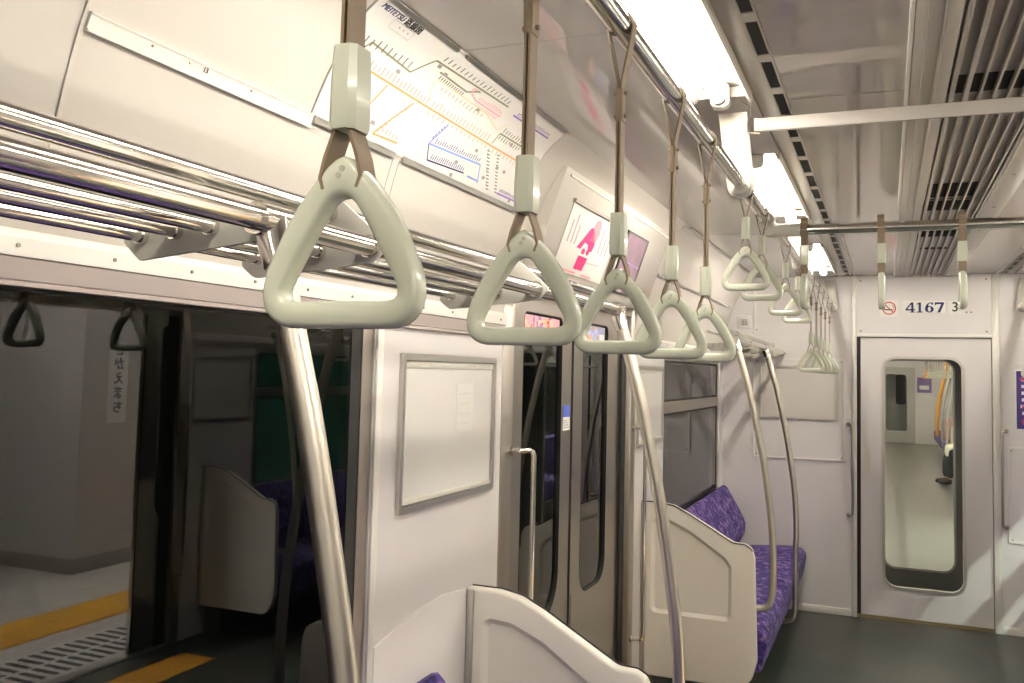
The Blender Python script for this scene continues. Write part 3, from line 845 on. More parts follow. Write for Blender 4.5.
for side in (-1, 1):
    MIR = side > 0
    L_ = side < 0
    poster_frame(side, 1.934, 2.50, 1.245, 1.634, 'framed milky notice board on the panel between big window and closed door' if L_ else 'framed notice board on the platform-side wall before the open door, mirrored', L_)
    poster_frame(side, 4.20, 4.72, 1.245, 1.634, 'narrow framed notice board between the closed door and the far window' if L_ else 'framed notice board beyond the open door, dark in the reflection', False)
    if L_:
        grab_handle(side, 2.70, 1.346, .70, 'upright grab handle on the near post of the closed door', 2.655)
        grab_handle(side, 4.135, 1.345, .385, 'upright grab handle on the far post of the closed door', 4.135)
    else:
        grab_handle(side, 2.64, 1.346, .70, 'near grab handle of the open door, mirrored', 2.63)
        grab_handle(side, 4.115, 1.345, .385, 'far grab handle of the open door, mirrored', 4.105)
    b = MB()                                              # low wainscot moulding behind the near bench end
    b.prism([(1.85, .46), (2.345, .46), (2.345, .985), (2.20, 1.0), (2.06, .992), (1.85, .955)], 'yz', XW, XW+.006, .002)
    setp(obj('wainscot_panel', b, WALL), 'low white wainscot moulding on the wall behind the near bench end' if L_ else 'low white wainscot moulding on the platform-side wall, mirrored only', 'wall panel')
    # advert holders: channel strips above and below each curved advert field
    for (ya, yb_), nm in (((.905, 1.435), 'blank'), ((1.44, 2.48), 'map'), ((4.30, 6.36), 'far')):
        lab = {'blank': 'thin channel strips of the empty advert holder before the route map, marked 13', 'map': 'metal channel strips holding the route map, above and below it', 'far': 'channel strips of the empty advert holder above the far rack'}[nm]
        if not L_: lab = {'blank': 'near', 'map': 'middle', 'far': 'far'}[nm]+' advert holder strips on the platform-side cove, not seen directly'
        t = thing('advert_holder', lab, 'advert holder', (-1.2, (ya+yb_)/2, 2.06))
        segs = [(ya, yb_)] if nm != 'map' else [(ya, 1.752), (1.79, yb_)]
        for a, c in segs:
            b = MB(); lo_, hi_ = (.296, .324) if nm == 'blank' else (.309, .323)
            cove_strip(b, a, c, lo_, hi_, 0, .006, 2); cove_strip(b, a, c, lo_, lo_+.004, .006, .009, 2); cove_strip(b, a, c, hi_-.003, hi_, .006, .0075, 2); obj('lower_channel', b, WHITE if nm == 'blank' else ALU, t)
            if nm != 'blank':
                b = MB(); cove_strip(b, a, c, .5885, .5985, 0, .0045, 2); obj('upper_channel', b, ALU, t)
        if nm == 'blank' and L_:
            b = MB()
            for y in (1.02, 1.10, 1.25):
                q = cove(.315, .0078); b.cyl((q[0], y, q[1]), .0022, .002, 'x', 8)
            obj('rivet', b, SCREW, t)
            text('number_print', '13', .012, (cove(.314, .0082)[0], 1.135, cove(.314, .0082)[1]), (math.radians(112), 0, math.radians(90)), INK, t)
MIR = False

# ------------------------------------------------------------------ the route map on the cove
mp = thing('route_map', 'large white railway route map with coloured lines on the curved wall', 'route map', (-1.2, 1.96, 2.09))
MY0, MY1, MS0, MS1 = 1.432, 2.478, .318, .590
b = MB(); cove_strip(b, MY0, MY1, MS0, MS1, .0006, .0022, 14); obj('map_sheet', b, mat('map_paper', (.76, .75, .71), .4, 0, .01, 8), mp)
b = MB(); cove_strip(b, MY0-.003, MY0, MS0+.006, MS1, .0004, .003, 14); cove_strip(b, MY1-.001, MY1+.002, MS0+.006, MS1, .0004, .0026, 14); obj('sheet_edge', b, GREY, mp)
def line_on_map(b, pts, w, off=.0027):
    for (s0, y0), (s1, y1) in zip(pts, pts[1:]):
        n = max(1, int(math.hypot(s1-s0, y1-y0)/.02)); d = Vector((y1-y0, s1-s0)).normalized(); nn = Vector((-d.y, d.x))*w/2
        prev = None
        for k in range(n+1):
            t = k/n; y, s = y0+(y1-y0)*t, s0+(s1-s0)*t
            A = cove(s+nn.y, off); B = cove(s-nn.y, off)
            cur = (b.bm.verts.new((A[0], y+nn.x, A[1])), b.bm.verts.new((B[0], y-nn.x, B[1])))
            if prev: b.face([prev[0], cur[0], cur[1], prev[1]])
            prev = cur
def ticks(b, p, q, n, ln, side=1, w=.0040, jit=.4):
    for k in range(n):
        t = (k+.5)/n; s = p[0]+(q[0]-p[0])*t; y = p[1]+(q[1]-p[1])*t
        l = ln*(1-jit*random.random())
        line_on_map(b, [(s+side*.005, y), (s+side*(.005+l), y+.003*side)], w, .0026)
lines = [('orange_route', ORANGE, [[(.452, 1.44), (.447, 1.793), (.445, 2.13), (.445, 2.46)], [(.444, 1.618), (.378, 1.585), (.34, 1.52)], [(.439, 1.738), (.339, 1.642), (.343, 1.746)]], .0048),
         ('olive_route', GREEN, [[(.47, 1.445), (.485, 1.489), (.502, 1.502), (.493, 1.667), (.546, 1.719), (.555, 2.107)], [(.451, 2.155), (.485, 2.167), (.486, 2.319)], [(.529, 1.76), (.526, 1.903), (.545, 1.95)]], .0045),
         ('pink_route', PINK2, [[(.542, 1.916), (.530, 1.925), (.521, 1.959), (.521, 2.111)], [(.543, 1.918), (.543, 1.955)]], .004),
         ('blue_route', BLUE, [[(.436, 1.915), (.375, 1.87), (.387, 2.152), (.339, 2.178)], [(.345, 2.11), (.345, 2.178)]], .005),
         ('navy_route', NAVY, [[(.375, 1.87), (.338, 1.893), (.348, 2.087)]], .004),
         ('pale_route', mat('pale_orange_ink', (.85, .62, .40), .5, 0, .05, 9), [[(.486, 1.768), (.513, 1.766), (.509, 2.045), (.488, 2.141), (.513, 2.17)], [(.486, 1.768), (.46, 1.795)]], .0035),
         ('purple_route', PURP, [[(.545, 2.16), (.548, 2.419)], [(.338, 2.313), (.339, 2.448)]], .0055)]
for nm, m, pls, w in lines:
    b = MB()
    for p in pls: line_on_map(b, p, w)
    obj(nm, b, m, mp)
b = MB()
for p, q, n, ln, sd in (((.486, 1.47), (.493, 1.66), 9, .022, 1), ((.549, 1.73), (.555, 2.10), 18, .016, 1), ((.549, 1.74), (.555, 2.10), 16, -.0, 1), ((.529, 1.77), (.526, 1.90), 12, .014, -1),
                        ((.486, 2.17), (.486, 2.32), 9, .016, 1), ((.486, 2.17), (.486, 2.32), 9, .014, -1), ((.43, 2.148), (.324, 2.246), 3, .004, 1)):
    if ln > 0: ticks(b, p, q, n, ln, sd)
for k in range(12):
    line_on_map(b, [(.43-.0085*k, 2.150+.008*k), (.43-.0085*k, 2.168+.008*k)], .003); line_on_map(b, [(.432-.0085*k, 2.212+.0075*k), (.432-.0085*k, 2.228+.0075*k)], .003)
obj('station_lettering', b, mat('dark_grey_ink', (.14, .14, .13), .5, 0, .05, 9), mp)
b = MB()
for p, q, n, ln, sd in (((.452, 1.45), (.447, 1.79), 22, .020, 1), ((.447, 1.80), (.445, 2.13), 18, .020, 1), ((.447, 1.80), (.445, 2.44), 26, .012, -1), ((.439, 1.73), (.345, 1.645), 9, .012, -1), ((.343, 1.65), (.343, 1.74), 6, .016, 1), ((.509, 1.8), (.509, 2.04), 12, .014, -1)):
    ticks(b, p, q, n, ln, sd)
obj('pale_station_lettering', b, mat('tan_ink', (.48, .36, .26), .5, 0, .05, 9), mp)
b = MB()
ticks(b, (.521, 1.965), (.521, 2.105), 12, .014, 1); ticks(b, (.521, 1.965), (.521, 2.105), 12, .010, -1); obj('pink_station_lettering', b, PINK2, mp)
b = MB()
ticks(b, (.376, 1.89), (.386, 2.14), 22, .016, 1); ticks(b, (.338, 1.90), (.346, 2.08), 18, .016, 1); ticks(b, (.432, 1.91), (.38, 1.872), 6, .008, 1); ticks(b, (.545, 2.17), (.548, 2.41), 20, .012, 1); ticks(b, (.339, 2.32), (.339, 2.44), 14, .012, 1)
obj('blue_station_lettering', b, mat('slate_ink', (.13, .14, .36), .5, 0, .05, 9), mp)
b = MB()
for s, y in ((.539, 1.735), (.531, 1.775), (.48, 1.62), (.505, 1.99), (.365, 2.02), (.33, 2.02), (.415, 2.09), (.475, 2.25), (.36, 1.62), (.333, 2.40), (.40, 2.24), (.36, 2.19), (.40, 2.29)):
    line_on_map(b, [(s, y), (s, y+.016)], .009, .0028)
obj('tag_print', b, GREY, mp)
b = MB()
for p, q in (((.566, 1.510), (.566, 1.590)), ((.566, 1.590), (.545, 1.590)), ((.545, 1.590), (.545, 1.510)), ((.545, 1.510), (.566, 1.510))): line_on_map(b, [p, q], .0008)
ticks(b, (.551, 1.53), (.551, 1.58), 3, .003, 1); obj('legend_box', b, GREY, mp)
def map_text(nm, s, size, sc, y, m, **k):
    x, z = cove(sc, .0032); x2, z2 = cove(sc+.01, .0032)
    ang = math.atan2(z2-z, -(x2-x))                       # slope of the sheet, letters stand up along it
    return text(nm, s, size, (x, y, z), (ang, 0, PI/2), m, mp, 'LEFT', **k)
map_text('brand_lettering', 'MEITETSU', .0185, .5755, 1.450, NAVY, shear=.28)
map_text('title_lettering', '路線図', .0215, .5755, 1.538, INK)

# ------------------------------------------------------------------ cover box over the door with poster and screen
def over_door(side):
    L_ = side < 0
    t = thing('door_header_box', 'white sloping cover box above the closed door' if L_ else 'white sloping cover box above the open door', 'cover box', (-1.22, 3.4, 1.88))
    p = [(-1.152, 2.243), (-1.268, 1.905), (-1.292, 1.888), (-1.335, 1.905), (-1.335, 2.15), (-1.20, 2.262)]
    b = MB(); b.prism(p, 'xz', 2.65, 4.13, .005); bx = obj('cover', b, COVE, t)
    b = MB(); b.prism(roundpoly(rect(-1.236, -1.222, 2.02, 2.06), .006, 3), 'xz', 2.647, 2.652)
    b.cyl((-1.185, 2.649, 2.225), .005, .006, 'y', 10); obj('latch', b, PALE, t)
    nrm = Vector((.946, 0, -.325)); up = Vector((.325, 0, .946))
    def F(y, z, off):                                   # point on the sloping face
        x = -1.152-.3432*(2.243-z); return Vector((x, y, z))+nrm*off
    def panel(name, m, y0, y1, z0, z1, o0, o1, par):
        b = MB(); vs = [b.bm.verts.new(F(y, z, o)) for o in (o0, o1) for y, z in ((y0, z0), (y1, z0), (y1, z1), (y0, z1))]
        for q in ((0, 1, 2, 3), (4, 7, 6, 5), (0, 4, 5, 1), (1, 5, 6, 2), (2, 6, 7, 3), (3, 7, 4, 0)): b.face([vs[i] for i in q])
        return obj(name, b, m, par)
    panel('face_rim', PALE, 2.70, 4.10, 2.222, 2.228, .0, .004, t)
    po = thing('poster', 'white poster with a pink figure of a hooded person on the box above the door' if L_ else 'pale poster on the box above the open door', 'poster', F(3.05, 1.94, .004))
    panel('sheet', PAPER, 2.80, 3.335, 1.940, 2.156, .002, .004, po)
    panel('holder_strip', JAMB, 2.79, 3.345, 2.160, 2.170, .0, .012, po)
    def ink(name, m, shapes):
        b = MB()
        for sh in shapes:
            vs = [b.bm.verts.new(F(2.80+u*.535, 1.94+v*.216, .0046)) for u, v in sh]; vs2 = [b.bm.verts.new(F(2.80+u*.535, 1.94+v*.216, .004)) for u, v in sh]
            b.face(vs); b.bridge(vs, vs2)
        obj(name, b, m, po)
    circ = lambda cx, cy, rx, ry, n=18: [(cx+rx*math.cos(2*PI*k/n), cy+ry*math.sin(2*PI*k/n)) for k in range(n)]
    ink('figure_print', PINK, [[(.29, .42), (.45, .78), (.50, .80), (.62, .56), (.60, .44), (.52, .42), (.50, .52), (.42, .54), (.37, .42)], [(.36, .10), (.53, .10), (.57, .32), (.38, .32)], circ(.44, .40, .035, .05), circ(.53, .41, .03, .05)])
    ink('pale_print', PINK2, [circ(.57, .83, .07, .13), [(.50, .58), (.62, .60), (.66, .78), (.52, .74)], [(.12, .02), (.42, .02), (.42, .055), (.12, .055)], [(.55, .02), (.75, .02), (.75, .055), (.55, .055)], [(.55, .24), (.85, .26), (.85, .275), (.55, .255)]])
    ink('white_print', PAPER, [])if False else None
    ink('text_print', mat('rose_grey_ink', (.55, .42, .46), .5, 0, .05, 9), [[(u, .45), (u+.022, .45), (u+.022, .45+h), (u, .45+h)] for u, h in ((.08, .34), (.15, .44), (.22, .30), (.72, .40), (.80, .30), (.88, .42))])
    if L_:
        sc = thing('display_screen', 'dim purple information screen with black rim on the box above the door', 'screen', F(3.63, 1.93, .004))
        panel('bezel', INK, 3.470, 3.795, 1.925, 2.168, .0, .006, sc)
        panel('screen_face', LCD, 3.485, 3.765, 1.934, 2.160, .006, .0068, sc)
        b = MB(); vs = [b.bm.verts.new(F(y, z, .0072)) for y, z in ((3.485, 2.055), (3.765, 2.045), (3.765, 2.050), (3.485, 2.06))]; b.face(vs); obj('picture_line', b, PURP, sc)
        b = MB()
        for y in (3.94, 3.985):
            for k in range(5):
                z = 2.085-.024*k; w = .006
                vs = [b.bm.verts.new(F(a, c, .001)) for a, c in ((y-w, z), (y+w, z), (y+w, z+.012*(1 if (k+int(y*100)) % 3 else .4)), (y-w, z+.012))]; b.face(vs)
        obj('notice_print', b, GREY, t)
        b = MB()
        for y in (3.935, 3.965, 3.985):
            vs = [b.bm.verts.new(F(a, c, .001)) for a, c in ((y, 1.95), (y+.02, 1.955), (y+.018, 1.97), (y, 1.967))]; b.face(vs)
        obj('symbol_print', b, INK, t)
for side in (-1, 1):
    MIR = side > 0; over_door(side)
MIR = False

# stickers on the top of the door glass
def sticker(name, y0, y1, z0, z1, lab, cols, seed):
    rnd = random.Random(seed); t = thing(name, lab, 'sticker', (XW-.034, (y0+y1)/2, z0))
    x = XW-.0445
    b = MB(); b.box(x, x+.0008, y0, y1, z0, z1); obj('backing', b, cols[0], t)
    for k, m in enumerate(cols[1:]):
        b = MB()
        for i in range(16):
            w, h = rnd.uniform(.012, .03), rnd.uniform(.008, .022); y = rnd.uniform(y0, y1-w-.06); z = rnd.uniform(z0, z1-h)
            b.box(x+.0008, x+.0010+.0002*k+.00001*i, y, y+w, z, z+h)
        obj('colour_print', b, m, t)
    b = MB(); b.box(x+.0016, x+.0022, y1-.085, y1-.02, z0+.005, z0+.055); obj('white_tag', b, PAPER, t)
sticker('door_sticker', 2.85, 3.215, 1.705, 1.792, 'colourful sticker crowded with orange and purple on the near door leaf glass', [PINK2, mat('amber_print', (.85, .42, .12), .4, 0, .2, 30), PURP, RED, mat('peach_print', (.85, .55, .40), .4, 0, .2, 30)], 3)
sticker('door_sticker', 3.50, 3.81, 1.705, 1.792, 'blue and yellow sticker on the far door leaf glass', [mat('grey_violet_print', (.30, .30, .42), .4, 0, .2, 30), BLUE, mat('amber_print', (.8, .4, .1)), mat('lilac_print', (.42, .45, .68), .4, 0, .2, 30)], 5)
t = thing('door_sticker', 'small blue and white caution sticker on the meeting edge of the near door leaf', 'sticker', (XW-.034, 3.29, 1.375))
b = MB(); b.box(XW-.0338, XW-.0332, 3.245, 3.325, 1.425, 1.47, .0); obj('blue_half', b, mat('caution_blue', (.08, .12, .55), .4, 0, .05, 20), t)
b = MB(); b.box(XW-.0338, XW-.0332, 3.245, 3.325, 1.375, 1.425); obj('white_half', b, PAPER, t)
b = MB()
for k in range(4): b.box(XW-.0332, XW-.0329, 3.255, 3.315-.008*k, 1.385+.009*k, 1.388+.009*k)
obj('small_print', b, GREY, t)

# ------------------------------------------------------------------ end wall fittings
def plate_frame(name, lab, cat, x0, x1, z0, z1, inner, mfield):
    t = thing(name, lab, cat, ((x0+x1)/2, YE, z0))
    b = MB(); b.holed(roundpoly(rect(x0, x1, z0, z1), .012, 3), [roundpoly(rect(x0+inner, x1-inner, z0+inner, z1-inner), .008, 3)], 'xz', YE-.010, YE); obj('rim', b, WHITE if inner < .015 else ALU, t)
    b = MB(); b.box(x0+inner, x1-inner, YE-.003, YE, z0+inner, z1-inner); obj('field', b, mfield, t)
    b = MB()
    for x in (x0+inner+.012, x1-inner-.012):
        for z in (z0+inner+.012, z1-inner-.012): b.cyl((x, YE-.0035, z), .005, .003, 'y', 8)
    obj('screw', b, SCREW, t)
    return t
plate_frame('access_hatch', 'tall white hatch outline on the end wall between the far bench and the gangway door', 'hatch', -1.109, -.496, 1.03, 1.73, .010, WALL)
t = thing('notice_board', 'empty metal poster frame on the end wall, within the upper part of the tall hatch', 'poster frame', (-.80, YE-.004, 1.30))
b = MB(); b.holed(rect(-1.066, -.536, 1.304, 1.681), [rect(-1.053, -.549, 1.318, 1.664)], 'xz', YE-.016, YE-.003); obj('frame', b, ALU, t)
b = MB(); b.box(-1.053, -.549, YE-.006, YE-.003, 1.318, 1.664); obj('sheet', b, mat('grey_board', (.60, .57, .53), .35, 0, .02, 5), t)
plate_frame('access_hatch', 'low white hatch outline on the end wall below the purple hanging poster', 'hatch', .486, 1.06, .574, 1.183, .010, WALL)
t = thing('speaker_plate', 'small square speaker plate high on the end wall above the luggage rack', 'speaker', (-1.17, YE, 1.93))
b = MB(); b.prism(roundpoly(rect(-1.225, -1.125, 1.935, 2.03), .008, 3), 'xz', YE-.005, YE, .0015); obj('plate', b, WALL, t)
b = MB()
for i in range(4):
    for j in range(4): b.cyl((-1.19+.011*i, YE-.0052, 1.966+.011*j), .0035, .002, 'y', 8)
obj('sound_holes', b, INK, t)
def end_handle(x, s, z0, z1, lab):
    t = thing('end_wall_grab_handle', lab, 'grab handle', (x, YE, z0))
    pts = [(x-s*.028, YE, z1), (x-s*.026, YE-.05, z1), (x-s*.012, YE-.056, z1), (x, YE-.056, z1-.012), (x, YE-.056, z0+.012), (x-s*.012, YE-.056, z0), (x-s*.026, YE-.05, z0), (x-s*.028, YE, z0)]
    b = MB(); b.tube(pts, .008, 10); obj('bar', b, JAMB, t)
    b = MB(); b.cyl((x-s*.028, YE-.006, z1), .015, .012, 'y', 12); b.cyl((x-s*.028, YE-.006, z0), .015, .012, 'y', 12); obj('mount_disc', b, STEEL, t)
end_handle(-.446, 1, .674, 1.283, 'upright grab handle on the end wall between tall hatch and gangway door')
end_handle(.450, -1, .672, 1.283, 'upright grab handle on the end wall between gangway door and purple poster')
t = thing('hanging_poster', 'dark purple poster hanging from a white hook on the end wall', 'poster', (.66, YE, 1.29))
b = MB(); b.box(.532, .80, YE-.006, YE, 1.294, 1.680, .001); obj('board', b, PAPER, t)
b = MB(); b.box(.540, .792, YE-.0068, YE-.006, 1.302, 1.672); obj('purple_field', b, mat('deep_purple_print', (.06, .035, .20), .35, 0, .1, 12), t)
b = MB(); rnd = random.Random(2)
for k in range(6): b.box(.562+rnd.uniform(0, .01), .70+rnd.uniform(0, .08), YE-.0074, YE-.0068, 1.392+.043*k, 1.412+.043*k)
obj('white_print', b, mat('lavender_print', (.72, .68, .80), .5, 0, .05, 8), t)
b = MB(); b.box(.57, .76, YE-.0076, YE-.0068, 1.33, 1.365); b.box(.57, .60, YE-.0078, YE-.0068, 1.435, 1.452); b.box(.56, .66, YE-.0078, YE-.0068, 1.61, 1.63); obj('magenta_print', b, mat('plum_print', (.42, .05, .16), .5, 0, .05, 8), t)
b = MB(); b.tube([(.575, YE-.012, 1.68), (.572, YE-.02, 1.71), (.59, YE-.024, 1.735), (.61, YE-.02, 1.71), (.607, YE-.012, 1.68)], .004, 8); obj('hook', b, PAPER, t)

RX = (PI/2, 0, 0)
t = thing('no_smoking_sign', 'square no smoking sticker beside the car number above the gangway door', 'sign', (-.214, YE, 2.02))
b = MB(); b.box(-.271, -.158, YE-.0015, YE, 2.022, 2.137); obj('card', b, PAPER, t)
b = MB(); ci = [(-.214+.044*math.cos(a), 2.080+.044*math.sin(a)) for a in [2*PI*k/32 for k in range(32)]]
b.holed(ci, [inset(ci, .0075)], 'xz', YE-.0021, YE-.0015)
b.prism([(-.214+dx, 2.080+dz) for dx, dz in ((-.029, .024), (-.024, .029), (.029, -.024), (.024, -.029))], 'xz', YE-.0025, YE-.0019); obj('red_ring', b, RED, t)
b = MB(); b.box(-.244, -.196, YE-.0019, YE-.0015, 2.066, 2.074); b.box(-.193, -.187, YE-.0019, YE-.0015, 2.066, 2.074)
b.tube([(-.186, YE-.0017, 2.078), (-.182, YE-.0017, 2.088), (-.192, YE-.0017, 2.094), (-.190, YE-.0017, 2.102)], .002, 6); obj('cigarette_print', b, INK, t)
t = thing('number_plate', 'white plate with the blue car number 4167 above the gangway door', 'sign', (0, YE, 2.04))
b = MB(); b.prism(roundpoly(rect(-.129, .131, 2.041, 2.129), .008, 3), 'xz', YE-.002, YE, .0006); obj('plate', b, PAPER, t)
b = MB()
def fig(polys, x0, holes=None):
    for k, p in enumerate(polys):
        q = [(x0+u*.058, 2.051+v*.068) for u, v in p]
        if holes and k == 0: b.holed(q, [[(x0+u*.058, 2.051+v*.068) for u, v in holes]], 'xz', YE-.0026, YE-.002)
        else: b.prism(q, 'xz', YE-.0026, YE-.002)
ell = lambda cx, cy, rx, ry, n=24: [(cx+rx*math.cos(2*PI*k/n), cy+ry*math.sin(2*PI*k/n)) for k in range(n)]
fig([[(.50, 0), (1.0, 0), (1.0, .08), (.86, .08), (.86, .20), (1.02, .20), (1.02, .34), (.86, .34), (.86, 1), (.62, 1), (.02, .34), (.02, .20), (.62, .20), (.62, .08), (.50, .08)]], -.112, [(.62, .34), (.20, .34), (.62, .80)])
fig([[(.14, 0), (.80, 0), (.80, .09), (.62, .09), (.62, 1), (.44, 1), (.14, .86), (.14, .76), (.36, .84), (.36, .09), (.14, .09)]], -.052)
six = [(.50+.46*math.cos(a), .33+.33*math.sin(a)) for a in [PI*.80+2*PI*k/28*.86 for k in range(29)]]
fig([ell(.50, .32, .46, .32)], .006, ell(.50, .32, .17, .23)); fig([[(.04, .32), (.10, .62), (.30, .88), (.58, 1.0), (.86, .98), (.92, .80), (.72, .76), (.70, .90), (.52, .90), (.40, .74), (.34, .50), (.34, .32)]], .006)
fig([[(.02, .70), (.10, .70), (.18, .82), (.70, .82), (.28, .0), (.58, .0), (.98, .86), (.98, 1.0), (.02, 1.0)]], .067)
obj('number_lettering', b, NAVY, t)
t = thing('car_number_card', 'small white card with the figure 3 above the gangway door', 'sign', (.19, YE, 2.04))
b = MB(); b.box(.150, .232, YE-.0015, YE, 2.043, 2.128); obj('card', b, PAPER, t)
text('figure_lettering', '3', .088, (.191, YE-.002, 2.085), RX, INK, t, bold=.0012)
b = MB(); b.cyl((.258, YE-.001, 2.052), .006, .003, 'y', 10); b.cyl((.285, YE-.001, 2.052), .006, .003, 'y', 10); setp(obj('screw_pair', b, SCREW), 'two small screw heads beside the figure 3 card', 'screws')

# ------------------------------------------------------------------ gangway and next car
GY = 7.36
b = MB(); b.holed(rect(-.72, .72, -.12, 2.2), [rect(-.50, .50, .0, 2.0)], 'xz', YE+.12, GY-.02); structure('wall_front', b, mat('dark_bellows', (.03, .032, .028), .7, 0, .2, 12))
d4 = thing('door_4', None, None, (0, GY, 0), kind='structure')
hole2 = roundpoly(rect(-.253, .216, .222, 1.738), .075, 8)
b = MB(); b.holed(rect(-.52, .52, 0, 1.92), [hole2], 'xz', GY, GY+.03); obj('door_leaf', b, mat('gangway_door_grey', (.20, .20, .185), .5, 0, .05, 6), d4)['kind'] = 'structure'
b = MB(); b.holed(inset(hole2, -.014), [inset(hole2, .001)], 'xz', GY-.008, GY+.002); obj('window_frame', b, ALU, d4, 60)['kind'] = 'structure'
b = MB(); b.prism(inset(hole2, -.004), 'xz', GY+.012, GY+.016); obj('door_glass', b, CLEAR, d4)['kind'] = 'structure'
NF, NE = GY+.06, 24.95
b = MB(); b.box(-1.4, 1.4, NF-.03, NE+.1, -.06, 0); structure('floor', b, mat('grey_next_floor', (.20, .19, .165), .35, 0, .08, 20))
b = MB()
b.box(-1.4, -1.325, NF, NE, 0, 2.36); b.box(1.325, 1.4, NF, NE, 0, .79); b.box(1.325, 1.4, NF, NE, 1.70, 2.36)
y = NF
for y0, y1 in ((NF, 8.6), (11.0, 11.7), (13.9, 14.4), (16.8, 17.4), (19.6, 20.2), (23.0, NE)): b.box(1.325, 1.4, y0, y1, .79, 1.70)
structure('wall_right', b, WALL)
b = MB(); b.holed(rect(-1.4, 1.4, 0, 2.36), [rect(-.52, .52, .0, 1.9)], 'xz', NF-.02, NF); b.holed(rect(-1.4, 1.4, 0, 2.36), [rect(-.42, .42, .001, 1.9)], 'xz', NE, NE+.03); structure('wall_front', b, WALL)
b = MB(); b.box(-1.4, 1.4, NF, NE, ZC, ZC+.05); structure('ceiling', b, mat('white_next_ceiling', (.78, .76, .72), .3, 0, .02, 5))
b = MB(); b.box(1.36, 1.365, NF, NE, .79, 1.7); structure('window_5', b, WINGL)
d5 = thing('door_5', None, None, (0, NE, 0), kind='structure')
hole3 = roundpoly(rect(-.26, .24, .30, 1.74), .09, 6)
b = MB(); b.holed(rect(-.41, .41, .01, 1.89), [hole3], 'xz', NE+.0, NE+.04); obj('door_leaf', b, mat('far_door_paint', (.50, .49, .46), .4, 0, .03, 6), d5)['kind'] = 'structure'
b = MB(); b.holed(inset(hole3, -.018), [hole3], 'xz', NE-.012, NE+.0); obj('window_frame', b, ALU, d5)['kind'] = 'structure'
b = MB(); b.prism(inset(hole3, -.003), 'xz', NE+.01, NE+.016); obj('door_glass', b, CLEAR, d5)['kind'] = 'structure'
b = MB(); b.holed(rect(-1.4, 1.4, -.06, 2.36), [roundpoly(rect(-.02, .22, .95, 1.72), .06, 4)], 'xz', NE+.7, NE+.74); structure('wall_front', b, mat('third_car_grey', (.42, .42, .39), .5, 0, .04, 6))
b = MB(); b.box(-1.4, 1.4, NE+.1, NE+.75, -.06, 0); structure('floor', b, FLOOR)

t = thing('bench', 'purple bench in the next car behind the seated person, seen through the gangway windows', 'bench', (1.05, 15, .2))
for y0, y1 in ((8.6, 11.0), (11.8, 13.8), (14.45, 16.7), (17.5, 19.6), (20.3, 23.0)):
    b = MB(); b.box(.76, 1.30, y0, y1, .24, .45, .03, 3); b.box(1.17, 1.32, y0, y1, .46, .82, .04, 3); obj('seat_section', b, FABRIC, t)
PN = [(-p[0], p[1]) for p in PO]
for k, y in enumerate((14.4, 17.45, 20.25)):
    b = MB(); b.prism(PN, 'xz', y-.02, y+.02, .005)
    setp(obj('bench_end_panel', b, PLAST if k < 2 else mat('rosy_panel', (.55, .30, .25), .4, 0, .05, 8)), ('white end panel beside the seated person in the next car', 'white end panel in the middle of the next car', 'reddish end panel beside the orange pole in the next car')[k], 'partition panel', 'end panels of the next car')
OPOLE = mat('orange_pole_cover', (.80, .36, .03), .4, 0, .05, 8)
for k, y in enumerate((11.6, 12.6, 13.6, 14.9, 17.3, 18.9, 20.6)):
    pts = [(.90, y, 2.28), (.90, y, 1.768)]+[(-p[0], y, p[1]) for p in PP[1:]]+[(.722, y, .46)]
    b = MB(); b.tube([Vector(p) for p in pts], .036 if k == 6 else .022, 10)
    lab = 'bright orange grab pole in the next car' if k == 6 else '%s grey grab pole along the bench of the next car' % ordn[k]
    o = setp(obj('grab_pole', b, OPOLE if k == 6 else POLE), lab, 'grab pole', 'grab poles of the next car')
b = MB(); b.cyl((.56, 16, ZR), .016, 16.5, 'y', 10); setp(obj('strap_rail', b, CHROME), 'strap rail along the ceiling of the next car', 'handrail')
ORING = mat('orange_ring_plastic', (.80, .36, .05), .35, 0, .05, 8)
for k in range(10):
    o = place_strap(.56, 12.2+.85*k, False, 'pale hand strap in the next car, %s along its rail' % ordn[k], 'hand straps of the next car')
for k in range(3):
    o = place_strap(.56, 21.0+.55*k, False, '%s orange hand strap at the far end of the next car' % ordn[k], 'orange hand straps of the next car')
    for ch in o.children:
        if ch.name.startswith(('grab_ring', 'sleeve')):
            ch.data = ch.data.copy(); ch.data.materials[0] = ORING
t = thing('notice_board', 'purple poster on the far end wall of the next car', 'poster', (.60, NE, 1.28))
b = MB(); b.box(.47, .80, NE-.01, NE, 1.28, 1.66); obj('sheet', b, mat('violet_print', (.22, .16, .38), .4, 0, .3, 9), t)
b = MB(); b.box(.52, .74, NE-.012, NE-.01, 1.36, 1.46); obj('white_print', b, PAPER, t)
for k, (y0, y1) in enumerate(((7.8, 12.5), (13, 18), (18.5, 24.2))):
    for s in (-1, 1):
        b = MB(); b.cyl((s*.60, (y0+y1)/2, ZC-.04), .018, y1-y0, 'y', 8)
        setp(obj('fluorescent_tube', b, TUBE2), '%s fluorescent tube on the %s side of the next car ceiling' % (ordn[k], 'doorless' if s < 0 else 'bench'), 'lamp', 'fluorescent tubes of the next car')

